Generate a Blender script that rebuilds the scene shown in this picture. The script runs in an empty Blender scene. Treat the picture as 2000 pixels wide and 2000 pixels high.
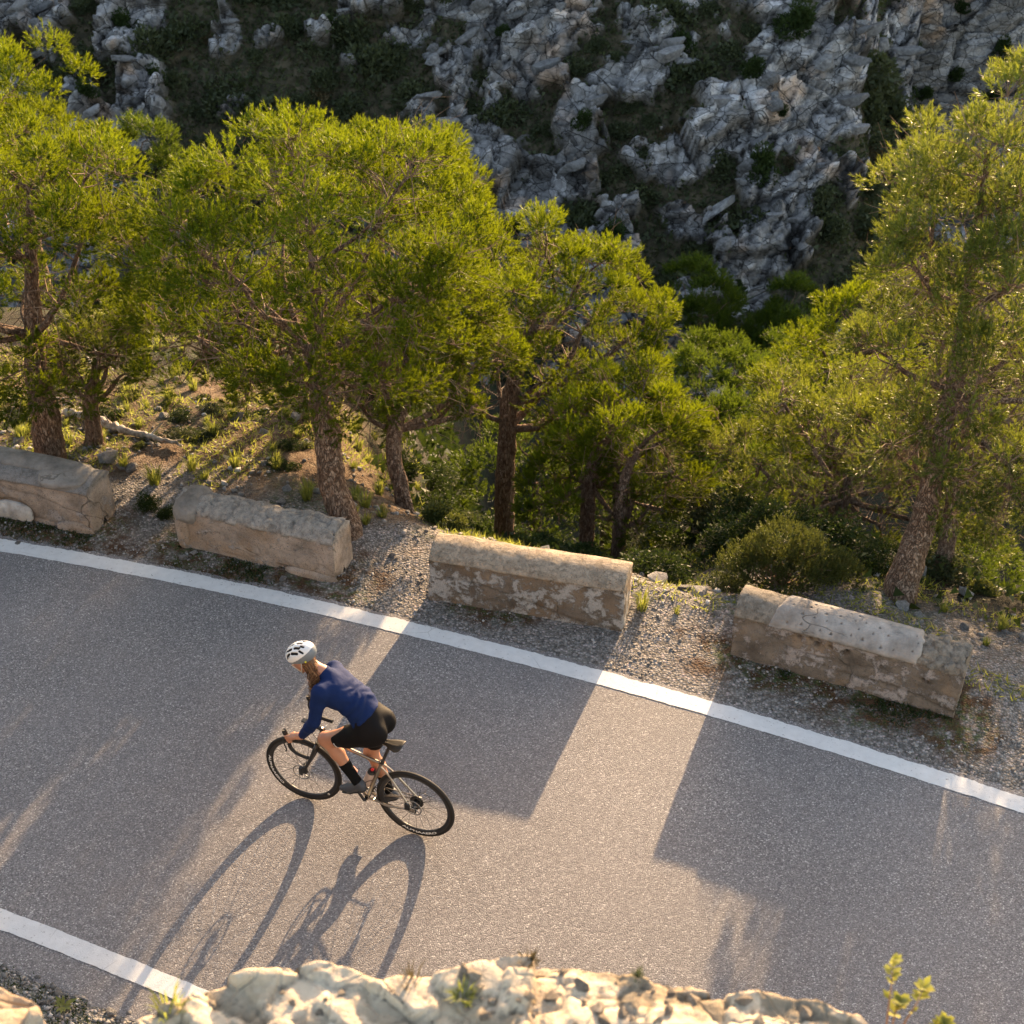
import bpy, bmesh, math, random
import numpy as np
from mathutils import Vector, Matrix, Quaternion
S = bpy.context.scene
C = S.collection
PI = math.pi
# ------------------------------------------------------------------ camera
CAM_H = 8.668; PITCH = math.radians(35.37); ROLL = math.radians(0.16)
cd = bpy.data.cameras.new('camera'); cam = bpy.data.objects.new('camera', cd); C.objects.link(cam)
S.camera = cam
cd.sensor_width = 36; cd.lens = 36*2700.3/2000; cd.clip_start = .1; cd.clip_end = 900
F_ = Vector((0, math.cos(PITCH), -math.sin(PITCH))); U_ = Vector((0, math.sin(PITCH), math.cos(PITCH))); R_ = Vector((1, 0, 0))
Rr = R_*math.cos(ROLL)+U_*math.sin(ROLL); Ur = -R_*math.sin(ROLL)+U_*math.cos(ROLL)
m = Matrix((Rr, Ur, -F_)).transposed().to_4x4(); m.translation = (0, 0, CAM_H); cam.matrix_world = m
cd.dof.use_dof = True; cd.dof.focus_distance = 11.3; cd.dof.aperture_fstop = 4.2
S.render.resolution_x = 1024; S.render.resolution_y = 1024
# ------------------------------------------------------------------ sky, sun, exposure
AZ = math.radians(20.8); EL = math.radians(12.4)
W = bpy.data.worlds.new('World'); S.world = W; W.use_nodes = True
nt = W.node_tree; nt.nodes.clear()
o = nt.nodes.new('ShaderNodeOutputWorld'); bg = nt.nodes.new('ShaderNodeBackground'); sk = nt.nodes.new('ShaderNodeTexSky')
sk.sky_type = 'NISHITA'; sk.sun_disc = False; sk.sun_elevation = EL; sk.sun_rotation = AZ
sk.air_density = 1.0; sk.dust_density = 2.0; sk.ozone_density = 1.0; sk.altitude = 900
bg.inputs['Strength'].default_value = 0.15
mxw = nt.nodes.new('ShaderNodeMix'); mxw.data_type = 'RGBA'; mxw.blend_type = 'MULTIPLY'; mxw.inputs[0].default_value = 1; mxw.inputs[7].default_value = (1.0, .81, .66, 1)
nt.links.new(sk.outputs[0], mxw.inputs[6]); nt.links.new(mxw.outputs[2], bg.inputs[0]); nt.links.new(bg.outputs[0], o.inputs[0])
sd = bpy.data.lights.new('sun', 'SUN'); sd.energy = 3.15; sd.angle = math.radians(0.6); sd.color = (1.0, .69, .39)
so = bpy.data.objects.new('sun', sd); C.objects.link(so)
SUN = Vector((math.sin(AZ)*math.cos(EL), math.cos(AZ)*math.cos(EL), math.sin(EL)))
so.rotation_mode = 'QUATERNION'; so.rotation_quaternion = (-SUN).to_track_quat('-Z', 'Y'); so.location = (20, 40, 25)
S.view_settings.view_transform = 'Standard'; S.view_settings.look = 'None'; S.view_settings.gamma = 1
S.view_settings.use_curve_mapping = False
S.view_settings.exposure = 2.62
try:
    S.cycles.max_bounces = 8; S.cycles.transmission_bounces = 6; S.cycles.transparent_max_bounces = 8
except Exception: pass

# ------------------------------------------------------------------ numpy noise
def hsh(ix, iy, iz, seed=0):
    h = (ix.astype(np.int64)*374761393 + iy.astype(np.int64)*668265263 + iz.astype(np.int64)*2147483647 + seed*974634777) & 0xffffffff
    h = ((h ^ (h >> 13))*1274126177) & 0xffffffff
    h = ((h ^ (h >> 16))*2246822519) & 0xffffffff
    return ((h ^ (h >> 15)) & 0xffffff)/float(0xffffff)
def vnoise(x, y, z, seed=0):
    x, y, z = np.broadcast_arrays(np.asarray(x, float), np.asarray(y, float), np.asarray(z, float))
    ix, iy, iz = np.floor(x), np.floor(y), np.floor(z)
    fx, fy, fz = x-ix, y-iy, z-iz
    fx = fx*fx*(3-2*fx); fy = fy*fy*(3-2*fy); fz = fz*fz*(3-2*fz)
    r = 0
    for a in (0, 1):
        wx = fx if a else 1-fx
        for b in (0, 1):
            wy = fy if b else 1-fy
            for c in (0, 1):
                wz = fz if c else 1-fz
                r = r + wx*wy*wz*hsh(ix+a, iy+b, iz+c, seed)
    return r*2-1
def fbm(x, y, z, oc=4, seed=0, g=.5):
    r = 0; a = 1; s = 0
    for i in range(oc):
        r = r + a*vnoise(x*2**i+i*7.3, y*2**i+i*3.1, z*2**i-i*5.7, seed+i); s += a; a *= g
    return r/s
def worley(u, v, seed=0, sq=0.):
    iu, iv = np.floor(u), np.floor(v)
    F1 = np.full(u.shape, 9.); F2 = np.full(u.shape, 9.); cu = np.zeros(u.shape); cv = np.zeros(u.shape); ci = np.zeros(u.shape); cj = np.zeros(u.shape)
    z = np.zeros(u.shape)
    for a in (-1, 0, 1):
        for b in (-1, 0, 1):
            pu = iu+a+hsh(iu+a, iv+b, z, seed); pv = iv+b+hsh(iu+a, iv+b, z+1, seed)
            d = np.hypot(u-pu, v-pv)*(1-sq)+np.maximum(np.abs(u-pu), np.abs(v-pv))*sq*1.15 if sq else np.hypot(u-pu, v-pv)
            c1 = d < F1
            F2 = np.where(c1, F1, np.minimum(F2, d)); F1 = np.where(c1, d, F1)
            cu = np.where(c1, pu, cu); cv = np.where(c1, pv, cv); ci = np.where(c1, iu+a, ci); cj = np.where(c1, iv+b, cj)
    return F1, F2, cu, cv, ci, cj
def blocks(u, v, seed, A=1., B=1., crack=.5, cw=.12, sq=0.):
    """fractured-rock relief: every cell a tilted facet at its own height, cells parted by cracks"""
    F1, F2, cu, cv, ci, cj = worley(u, v, seed, sq); z = np.zeros(u.shape)
    h = hsh(ci, cj, z+2, seed)*A
    t = ((u-cu)*(hsh(ci, cj, z+3, seed)-.5)+(v-cv)*(hsh(ci, cj, z+4, seed)-.5))*2*B
    return h+t-crack*np.exp(-(F2-F1)/cw), hsh(ci, cj, z+5, seed)
def sstep(a, b, x):
    t = np.clip((x-a)/(b-a), 0, 1); return t*t*(3-2*t)

# ------------------------------------------------------------------ mesh helpers
def mesh_np(name, V, Fq=None, Ft=None, mat=None, smooth=False, attrs=None, mats=None, midx=None):
    me = bpy.data.meshes.new(name)
    V = np.ascontiguousarray(V, dtype=np.float32).reshape(-1, 3)
    parts = []; sizes = []
    if Fq is not None and len(Fq): parts.append(np.asarray(Fq, np.int32).reshape(-1)); sizes.append(np.full(len(Fq), 4, np.int32))
    if Ft is not None and len(Ft): parts.append(np.asarray(Ft, np.int32).reshape(-1)); sizes.append(np.full(len(Ft), 3, np.int32))
    L = np.concatenate(parts); sz = np.concatenate(sizes)
    st = np.concatenate([[0], np.cumsum(sz)[:-1]]).astype(np.int32)
    me.vertices.add(len(V)); me.vertices.foreach_set('co', V.ravel())
    me.loops.add(len(L)); me.loops.foreach_set('vertex_index', L)
    me.polygons.add(len(sz)); me.polygons.foreach_set('loop_start', st); me.polygons.foreach_set('loop_total', sz)
    me.update(calc_edges=True)
    if smooth: me.polygons.foreach_set('use_smooth', np.ones(len(sz), bool))
    if attrs:
        for k, v in attrs.items():
            a = me.attributes.new(k, 'FLOAT', 'POINT'); a.data.foreach_set('value', np.asarray(v, np.float32).ravel())
    for mm in (mats or ([mat] if mat else [])): me.materials.append(mm)
    if midx is not None: me.polygons.foreach_set('material_index', np.asarray(midx, np.int32))
    return me
def link(name, me, parent=None, loc=None):
    ob = bpy.data.objects.new(name, me); C.objects.link(ob)
    if parent: ob.parent = parent
    if loc is not None: ob.location = loc
    return ob
def tag(ob, label=None, cat=None, group=None, kind=None):
    if label: ob['label'] = label
    if cat: ob['category'] = cat
    if group: ob['group'] = group
    if kind: ob['kind'] = kind
    return ob
def thing(name, label, cat, loc=(0, 0, 0), rz=0, group=None):
    ob = bpy.data.objects.new(name, None); C.objects.link(ob); ob.location = loc; ob.rotation_euler = (0, 0, rz)
    ob.empty_display_size = .1
    return tag(ob, label, cat, group)
def grid_faces(nu, nv, wrap_v=False):
    i = np.arange(nu-1)[:, None]; j = np.arange(nv if wrap_v else nv-1)[None, :]
    j2 = (j+1) % nv
    a = i*nv+j; b = (i+1)*nv+j; c = (i+1)*nv+j2; d = i*nv+j2
    return np.stack([a, b, c, d], -1).reshape(-1, 4)
class MB:
    def __init__(s): s.V = []; s.Q = []; s.T = []; s.n = 0
    def add(s, V, Q=None, T=None):
        V = np.asarray(V, float).reshape(-1, 3)
        if Q is not None and len(Q): s.Q.append(np.asarray(Q)+s.n)
        if T is not None and len(T): s.T.append(np.asarray(T)+s.n)
        s.V.append(V); s.n += len(V); return s
    def tube(s, P, r, k=10, cap=True, flat=None):
        P = np.asarray(P, float); n = len(P); r = np.atleast_1d(np.asarray(r, float))
        r = np.interp(np.linspace(0, 1, n), np.linspace(0, 1, len(r)), r) if len(r) > 1 else np.full(n, r[0])
        T = np.gradient(P, axis=0); T /= np.linalg.norm(T, axis=1)[:, None]+1e-12
        up = np.array([0, 0, 1.]) if abs(T[0, 2]) < .9 else np.array([1., 0, 0])
        V = []; nprev = np.cross(T[0], up); nprev /= np.linalg.norm(nprev)
        for i in range(n):
            nn = nprev-T[i]*(nprev@T[i]); nn /= np.linalg.norm(nn)+1e-12; b = np.cross(T[i], nn); nprev = nn
            a = np.arange(k)*2*PI/k
            fx = 1 if flat is None else flat
            V.append(P[i]+r[i]*(np.cos(a)[:, None]*nn*fx+np.sin(a)[:, None]*b))
        V = np.concatenate(V); Q = grid_faces(n, k, True)[:, ::-1]
        T3 = []
        if cap:
            V = np.concatenate([V, P[:1], P[-1:]]); i0 = n*k
            for j in range(k): T3.append((i0, (j+1) % k, j)); T3.append((i0+1, (n-1)*k+j, (n-1)*k+(j+1) % k))
            T3 = [t[::-1] for t in T3]
        return s.add(V, Q, T3)
    def torus(s, c, ax, R, r, n=64, k=12, rr=None):
        c = np.asarray(c, float); ax = np.asarray(ax, float); ax /= np.linalg.norm(ax)
        e = np.cross(ax, [0, 0, 1.]); 
        if np.linalg.norm(e) < .1: e = np.cross(ax, [1., 0, 0])
        e /= np.linalg.norm(e); f = np.cross(ax, e)
        a = np.arange(n)*2*PI/n; b = np.arange(k)*2*PI/k
        rad = np.cos(a)[:, None]*e+np.sin(a)[:, None]*f
        rr = r if rr is None else rr
        V = c+rad[:, None, :]*(R+r*np.cos(b))[None, :, None]+ax*(rr*np.sin(b))[None, :, None]
        i = np.arange(n)[:, None]; j = np.arange(k)[None, :]; i2 = (i+1) % n; j2 = (j+1) % k
        Q = np.stack([i*k+j, i2*k+j, i2*k+j2, i*k+j2], -1).reshape(-1, 4)
        return s.add(V.reshape(-1, 3), Q)
    def box(s, c, h, rot=None, bev=.12):
        bm = bmesh.new(); bmesh.ops.create_cube(bm, size=2)
        bmesh.ops.bevel(bm, geom=bm.edges[:], offset=bev, segments=2, affect='EDGES', profile=.6)
        V = np.array([v.co[:] for v in bm.verts])*np.asarray(h)
        if rot is not None: V = V@np.asarray(rot).T
        V += np.asarray(c); bmesh.ops.triangulate(bm, faces=bm.faces[:])
        T = [[v.index for v in f.verts] for f in bm.faces]; bm.free()
        return s.add(V, None, T)
    def build(s, name, mat=None, parent=None, smooth=True, attrs=None, mats=None):
        Q = np.concatenate(s.Q) if s.Q else None; T = np.concatenate(s.T) if s.T else None
        me = mesh_np(name, np.concatenate(s.V), Q, T, mat, smooth, attrs, mats)
        return link(name, me, parent)
def spline(P, n):
    P = np.asarray(P, float); m_ = len(P); t = np.linspace(0, m_-1, n); out = []
    for u in t:
        i = min(int(u), m_-2); f = u-i
        p0 = P[max(i-1, 0)]; p1 = P[i]; p2 = P[i+1]; p3 = P[min(i+2, m_-1)]
        out.append(.5*((2*p1)+(-p0+p2)*f+(2*p0-5*p1+4*p2-p3)*f*f+(-p0+3*p1-3*p2+p3)*f**3))
    return np.array(out)
# ------------------------------------------------------------------ material helpers
class Mat:
    def __init__(s, name, rough=.8, spec=.3):
        s.m = bpy.data.materials.new(name); s.m.use_nodes = True; s.t = s.m.node_tree; s.t.nodes.clear()
        s.out = s.n('ShaderNodeOutputMaterial'); s.b = s.n('ShaderNodeBsdfPrincipled')
        s.b.inputs['Roughness'].default_value = rough; s.b.inputs['Specular IOR Level'].default_value = spec
        s.l(s.b.outputs[0], s.out.inputs[0])
    def n(s, t, **k):
        nd = s.t.nodes.new(t)
        for a, b in k.items():
            if a in nd.inputs.keys(): nd.inputs[a].default_value = b
            else: setattr(nd, a, b)
        return nd
    def l(s, a, b): s.t.links.new(a, b)
    def set(s, inp, v):
        if hasattr(v, 'is_output') or hasattr(v, 'links'): s.l(v, inp)
        else: inp.default_value = v
    def co(s, kind='Object', scale=(1, 1, 1)):
        if kind == 'Position': c = s.n('ShaderNodeNewGeometry').outputs['Position']
        else: c = s.n('ShaderNodeTexCoord').outputs[kind]
        mp = s.n('ShaderNodeMapping'); mp.inputs['Scale'].default_value = scale; s.l(c, mp.inputs[0]); return mp.outputs[0]
    def noise(s, co, scale, detail=4, rough=.55, dist=0):
        nd = s.n('ShaderNodeTexNoise'); nd.inputs['Scale'].default_value = scale; nd.inputs['Detail'].default_value = detail
        nd.inputs['Roughness'].default_value = rough; nd.inputs['Distortion'].default_value = dist; s.l(co, nd.inputs['Vector']); return nd.outputs['Fac']
    def voro(s, co, scale, feat='F1', out='Distance', rnd=1):
        nd = s.n('ShaderNodeTexVoronoi'); nd.feature = feat; nd.inputs['Scale'].default_value = scale; nd.inputs['Randomness'].default_value = rnd
        s.l(co, nd.inputs['Vector']); return nd.outputs[out]
    def ramp(s, fac, pts):
        r = s.n('ShaderNodeValToRGB'); e = r.color_ramp.elements
        while len(e) < len(pts): e.new(.5)
        for el, (p, c) in zip(e, pts):
            el.position = p; c = c if hasattr(c, '__len__') else (c, c, c); el.color = (*c[:3], 1)
        s.l(fac, r.inputs[0]); return r.outputs[0]
    def mix(s, f, a, b, mode='MIX'):
        nd = s.n('ShaderNodeMix'); nd.data_type = 'RGBA'; nd.blend_type = mode
        s.set(nd.inputs[0], f)
        for i, v in ((6, a), (7, b)):
            if hasattr(v, 'is_output'): s.l(v, nd.inputs[i])
            else: nd.inputs[i].default_value = (*v[:3], 1) if hasattr(v, '__len__') else (v, v, v, 1)
        return nd.outputs[2]
    def math(s, op, a, b=0, clamp=False):
        nd = s.n('ShaderNodeMath'); nd.operation = op; nd.use_clamp = clamp
        s.set(nd.inputs[0], a); s.set(nd.inputs[1], b); return nd.outputs[0]
    def attr(s, name):
        nd = s.n('ShaderNodeAttribute'); nd.attribute_name = name; return nd.outputs['Fac']
    def sep(s, c, i):
        nd = s.n('ShaderNodeSeparateColor'); s.l(c, nd.inputs[0]); return nd.outputs[i]
    def col(s, v): s.set(s.b.inputs['Base Color'], v if hasattr(v, 'is_output') else (*v, 1)); return s
    def bump(s, h, dist=.01, strength=1.):
        nd = s.n('ShaderNodeBump'); nd.inputs['Distance'].default_value = dist; nd.inputs['Strength'].default_value = strength
        s.l(h, nd.inputs['Height']); s.l(nd.outputs[0], s.b.inputs['Normal']); return s
def simple(name, col, rough=.5, spec=.5, metal=0):
    M = Mat(name, rough, spec); M.col(col); M.b.inputs['Metallic'].default_value = metal; return M.m

def asphalt_color(M, co):
    vc = M.voro(co, 96, 'F1', 'Color'); r = M.sep(vc, 0)
    base = M.ramp(r, [(0, (.105, .094, .094)), (.45, (.18, .165, .158)), (.8, (.24, .218, .210)), (.95, (.36, .335, .31)), (1, (.52, .49, .45))])
    big = M.noise(co, .8, 5, .6); fine = M.noise(co, 160, 2)
    c = M.mix(M.ramp(big, [(.3, .0), (.7, .42)]), base, (.21, .188, .181))
    v2 = M.voro(co, 96, 'F1', 'Distance')
    c = M.mix(1, c, M.ramp(v2, [(.25, 1), (.8, .62)]), 'MULTIPLY')
    st = M.ramp(M.noise(co, 2.3, 6, .7), [(.60, 0), (.70, .35)]); c = M.mix(st, c, (.10, .092, .09))
    return c, v2, fine
def m_asphalt():
    M = Mat('asphalt', .72, .35); co = M.co('Position'); c, v2, fine = asphalt_color(M, co)
    br = M.ramp(M.noise(co, .35, 5, .6), [(.3, .86), (.7, 1.12)])
    M.col(M.mix(1, c, br, 'MULTIPLY'))
    h = M.math('ADD', M.math('MULTIPLY', v2, -1), M.math('MULTIPLY', fine, .35)); M.bump(h, .004, .7); return M.m
def m_paint():
    M = Mat('road_paint', .6, .35); co = M.co('Position'); c, v2, fine = asphalt_color(M, co)
    w = M.ramp(M.noise(co, 30, 7, .75), [(.33, 1), (.40, 0)])
    crack = M.ramp(M.voro(M.mix(.25, co, M.n('ShaderNodeTexNoise', Scale=3.).outputs['Color']), 3.2, 'DISTANCE_TO_EDGE'), [(.003, 1), (.009, 0)])
    wear = M.math('MAXIMUM', w, M.math('MULTIPLY', crack, M.ramp(M.noise(co, 1.3, 2), [(.56, 0), (.66, .6)])))
    pc = M.mix(M.noise(co, 12, 5), (.46, .45, .44), (.64, .63, .61))
    M.col(M.mix(wear, pc, c)); M.bump(M.math('ADD', M.math('MULTIPLY', v2, -.6), fine), .003, .6); return M.m
def m_rock(name, cols, sc=1., orange=.0, lichen=0, bd=.05, tone=False, soilc=None):
    M = Mat(name, .9, .2); co = M.co('Position')
    n1 = M.noise(co, 1.1*sc, 6, .62); c = M.ramp(n1, [(.28, cols[0]), (.5, cols[1]), (.72, cols[2])])
    n2 = M.noise(co, 9*sc, 5, .7); c = M.mix(M.ramp(n2, [(.35, .0), (.75, .55)]), c, cols[3])
    cr = M.voro(M.mix(.12, co, M.n('ShaderNodeTexNoise', Scale=2.*sc).outputs['Color']), 1.6*sc, 'DISTANCE_TO_EDGE')
    if orange: c = M.mix(M.math('MULTIPLY', M.ramp(M.noise(co, .45*sc, 3), [(.56, 0), (.66, 1)]), orange), c, (.30, .19, .11))
    if lichen: c = M.mix(M.math('MULTIPLY', M.ramp(M.noise(co, 5*sc, 6, .7), [(.58, 0), (.64, 1)]), lichen), c, (.10, .09, .085))
    if tone:
        wc = M.mix(.10, M.co('Position', (1, 1, 1.5)), M.n('ShaderNodeTexNoise', Scale=.8).outputs['Color'])
        for sc_, lo, hi, w_ in ((.38, .7, 1.3, .012), (1.1, .72, 1.28, .022), (2.8, .88, 1.12, .03)):
            c = M.mix(1, c, M.ramp(M.sep(M.voro(wc, sc_, 'F1', 'Color'), 1), [(.1, lo), (.9, hi)]), 'MULTIPLY'); c = M.mix(1, c, M.ramp(M.voro(wc, sc_, 'DISTANCE_TO_EDGE'), [(w_*.4, .2 if sc_ < 2 else .55), (w_*1.3, 1)]), 'MULTIPLY')
        c = M.mix(1, c, M.ramp(M.attr('tone'), [(0, .6), (.5, 1.15), (1, 2.0)]), 'MULTIPLY')
    ge = M.attr('crev'); c = M.mix(M.math('MULTIPLY', ge, .85), c, (.018, .016, .013))
    c = M.mix(M.attr('soil'), c, M.ramp(M.noise(co, 2.5*sc, 5), [(.3, soilc[0] if soilc else (.06, .05, .03)), (.7, soilc[1] if soilc else (.16, .12, .075))]))
    M.col(c)
    h = M.math('ADD', M.math('MULTIPLY', M.noise(co, 7*sc, 7, .65), 1), M.math('MULTIPLY', M.ramp(cr, [(0, 0), (.06, 1)]), .6))
    M.bump(h, bd, 1); return M.m
# ------------------------------------------------------------------ terrain functions
FAR = np.polyfit([-5.391, -3.156, -1.14, .817, 2.614, 4.3], [11.701, 11.072, 10.377, 9.672, 8.921, 8.064], 2)
def yfar(x): return np.polyval(FAR, np.clip(x, -9, 9))+(2*FAR[0]*np.clip(x, -9, 9)+FAR[1])*(x-np.clip(x, -9, 9))
def ynear(x): return 6.59-.42*(x+3.15)-.016*np.clip(x+3.15, -6, 9)**2
def sfar(x, y): return (y-yfar(x))*.93
def zground(x, y):
    x = np.asarray(x, float); y = np.asarray(y, float)
    s = sfar(x, y)
    m1 = .20+.70*sstep(-2.6, -.6, x)-.62*sstep(1.7, 3.2, x)
    w = 4.2-.0*sstep(-3.4, -.4, x)-1.9*sstep(1.8, 3.4, x)
    t = np.maximum(s-1.35, 0); t = t*t/(t+.35)
    z = -(m1*np.minimum(t, w)+(.62+.2*sstep(-3,0,x))*np.maximum(t-w, 0))
    z = z-.25*np.maximum(t-2.5, 0)*sstep(2, 7, x)
    sn = (ynear(x)-.45-y)*.9
    q = np.maximum(sn, 0); z = z+np.where(q < .5, q*.25, .125+(q-.5)*1.75)
    z = np.minimum(z, 5.2)
    r = fbm(x*.5, y*.5, 0, 3, 5)*.5*sstep(2.2, 6, s)+fbm(x*1.7, y*1.7, 0, 4, 9)*.13*sstep(1.5, 3, s)+fbm(x*4, y*4, 0, 3, 19)*.05*sstep(1.4, 2, s)
    r = r+fbm(x*5, y*5, 0, 3, 21)*.016*(sstep(.1, .4, s)-sstep(1.5, 2, s))+fbm(x*2, y*2, 0, 4, 12)*.25*sstep(.3, 1.2, sn)
    z = z+r
    z = np.where((s < .02) & (sn < .0), -.012, z)
    floor_ = -27.5+fbm(x*.12, y*.12, 0, 3, 33)*1.5
    return np.maximum(z, floor_)
# ---- END TERRAIN
def m_ground():
    M = Mat('ground', .95, .15); co = M.co('Position')
    vc = M.voro(co, 42, 'F1', 'Color'); vd = M.voro(co, 42, 'F1', 'Distance')
    gr = M.ramp(M.sep(vc, 0), [(0, (.13, .118, .106)), (.5, (.23, .21, .19)), (.85, (.33, .305, .28)), (1, (.46, .385, .365))])
    gr = M.mix(1, gr, M.ramp(vd, [(.2, 1), (.8, .5)]), 'MULTIPLY')
    soil = M.ramp(M.noise(co, 9, 6, .7), [(.25, (.055, .030, .016)), (.5, (.12, .080, .050)), (.75, (.22, .17, .115))]); soil = M.mix(M.attr('deep'), soil, M.ramp(M.noise(co, 3, 6, .7), [(.35, (.010, .011, .006)), (.6, (.032, .026, .016))]))  # 'deep' paints the shade under the pines into the dark slope soil
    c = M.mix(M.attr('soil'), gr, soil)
    lit = M.ramp(M.noise(co, 70, 4, .7), [(.3, (.035, .020, .012)), (.7, (.10, .055, .03))])
    c = M.mix(M.math('MULTIPLY', M.attr('litter'), M.ramp(M.noise(co, 5, 5, .7), [(.40, 0), (.55, 1)])), c, lit)
    gn = M.ramp(M.noise(co, 14, 5, .7), [(.45, 0), (.6, 1)])
    c = M.mix(M.math('MULTIPLY', M.attr('moss'), gn), c, M.ramp(M.noise(co, 60, 3), [(.3, (.022, .032, .010)), (.7, (.07, .10, .03))]))
    M.col(c); M.bump(M.math('ADD', M.math('MULTIPLY', vd, -1), M.noise(co, 25, 5, .7)), .02, .9); return M.m
MG = m_ground()
def axis_pts(a, b, fine_a, fine_b, f, growth=1.09):
    p = list(np.arange(fine_a, fine_b, f)); st = f; x = p[-1]
    while x < b: st *= growth; x += st; p.append(x)
    st = f; x = p[0]; q = []
    while x > a: st *= growth; x -= st; q.append(x)
    return np.array(q[::-1]+p)
WALLS = [((-7.3, 12.66), (-4.415, 11.787)), ((-3.48, 11.583), (-1.782, 10.97)), ((-.817, 10.703), (1.066, 10.218)), ((2.061, 9.879), (3.964, 9.037))]
gx = axis_pts(-60, 60, -7.5, 7.5, .068, 1.12); gy = axis_pts(1.2, 68, 5.0, 15.5, .068, 1.06)
X, Y = np.meshgrid(gx, gy, indexing='ij'); Z = zground(X, Y)
s = sfar(X, Y)
soil = np.clip(sstep(1.1, 2.0, s+fbm(X*2, Y*2, 0, 3, 41)*.8)*(1-.75*sstep(-.2, .8, X)*(1-sstep(2.2, 3.4, s))), 0, 1)
soil = np.maximum(soil, sstep(6, 9, s))
dw = np.full(X.shape, 9.)
for (a, b) in WALLS[:2]+WALLS[3:]:
    a = np.array(a); b = np.array(b); t = np.clip(((X-a[0])*(b[0]-a[0])+(Y-a[1])*(b[1]-a[1]))/((b-a)@(b-a)), 0, 1)
    dw = np.minimum(dw, np.hypot(X-a[0]-t*(b[0]-a[0]), Y-a[1]-t*(b[1]-a[1])))
a = np.array([-.5, 10.6]); b = np.array([.1, 10.45]); t = np.clip(((X-a[0])*(b[0]-a[0])+(Y-a[1])*(b[1]-a[1]))/((b-a)@(b-a)), 0, 1)
dw = np.minimum(dw, np.hypot(X-a[0]-t*(b[0]-a[0]), Y-a[1]-t*(b[1]-a[1]))*2.5)
litter = (1-sstep(.28, .62, dw+fbm(X*4, Y*4, 0, 3, 44)*.35))
near = sstep(.05, .25, (ynear(X)-.35-Y))
moss = np.clip((1-sstep(.1, .45, dw+fbm(X*3, Y*3, 0, 3, 45)*.4))*.9+near*.8+.7*sstep(.1, .3, fbm(X*1.5, Y*1.5, 0, 3, 47))*(s > 1.3), 0, 1)*(s > .05)+near*.5*(s < 0)
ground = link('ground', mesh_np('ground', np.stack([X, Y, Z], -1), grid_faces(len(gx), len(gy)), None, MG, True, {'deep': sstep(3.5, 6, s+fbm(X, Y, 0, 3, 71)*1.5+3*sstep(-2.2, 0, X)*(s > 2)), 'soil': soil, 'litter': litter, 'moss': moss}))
tag(ground, kind='structure')
# road sheet and painted lines
def strip(name, xs, y0, y1, z, mat, nv=2, jit=(0, 0), seed=1):
    rows = []
    n0 = fbm(xs*9, seed, 0, 4, 50)*jit[0]+fbm(xs*45, seed, 0, 2, 51)*jit[0]*.6
    n1 = fbm(xs*9, seed+5, 0, 4, 52)*jit[1]+fbm(xs*45, seed, 4, 2, 53)*jit[1]*.6
    for i in range(nv):
        t = i/(nv-1); rows.append(np.stack([xs, (y0+n0)*(1-t)+(y1+n1)*t, np.full(len(xs), z)], -1))
    V = np.stack(rows, 1); ob = link(name, mesh_np(name, V, grid_faces(len(xs), nv), None, mat, False)); return tag(ob, kind='structure')
xs = np.arange(-14, 12, .02)
MA = m_asphalt(); MP = m_paint()
strip('road', xs, ynear(xs)-.47, yfar(xs)+.05, .004, MA, 3, (.03, .03))
strip('edge_line_far', xs, yfar(xs)-.205, yfar(xs)+.0, .008, MP, 2, (.007, .016), 3)
strip('edge_line_near', xs, ynear(xs)-.175, ynear(xs)+.0, .008, MP, 2, (.006, .006), 7)

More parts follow.
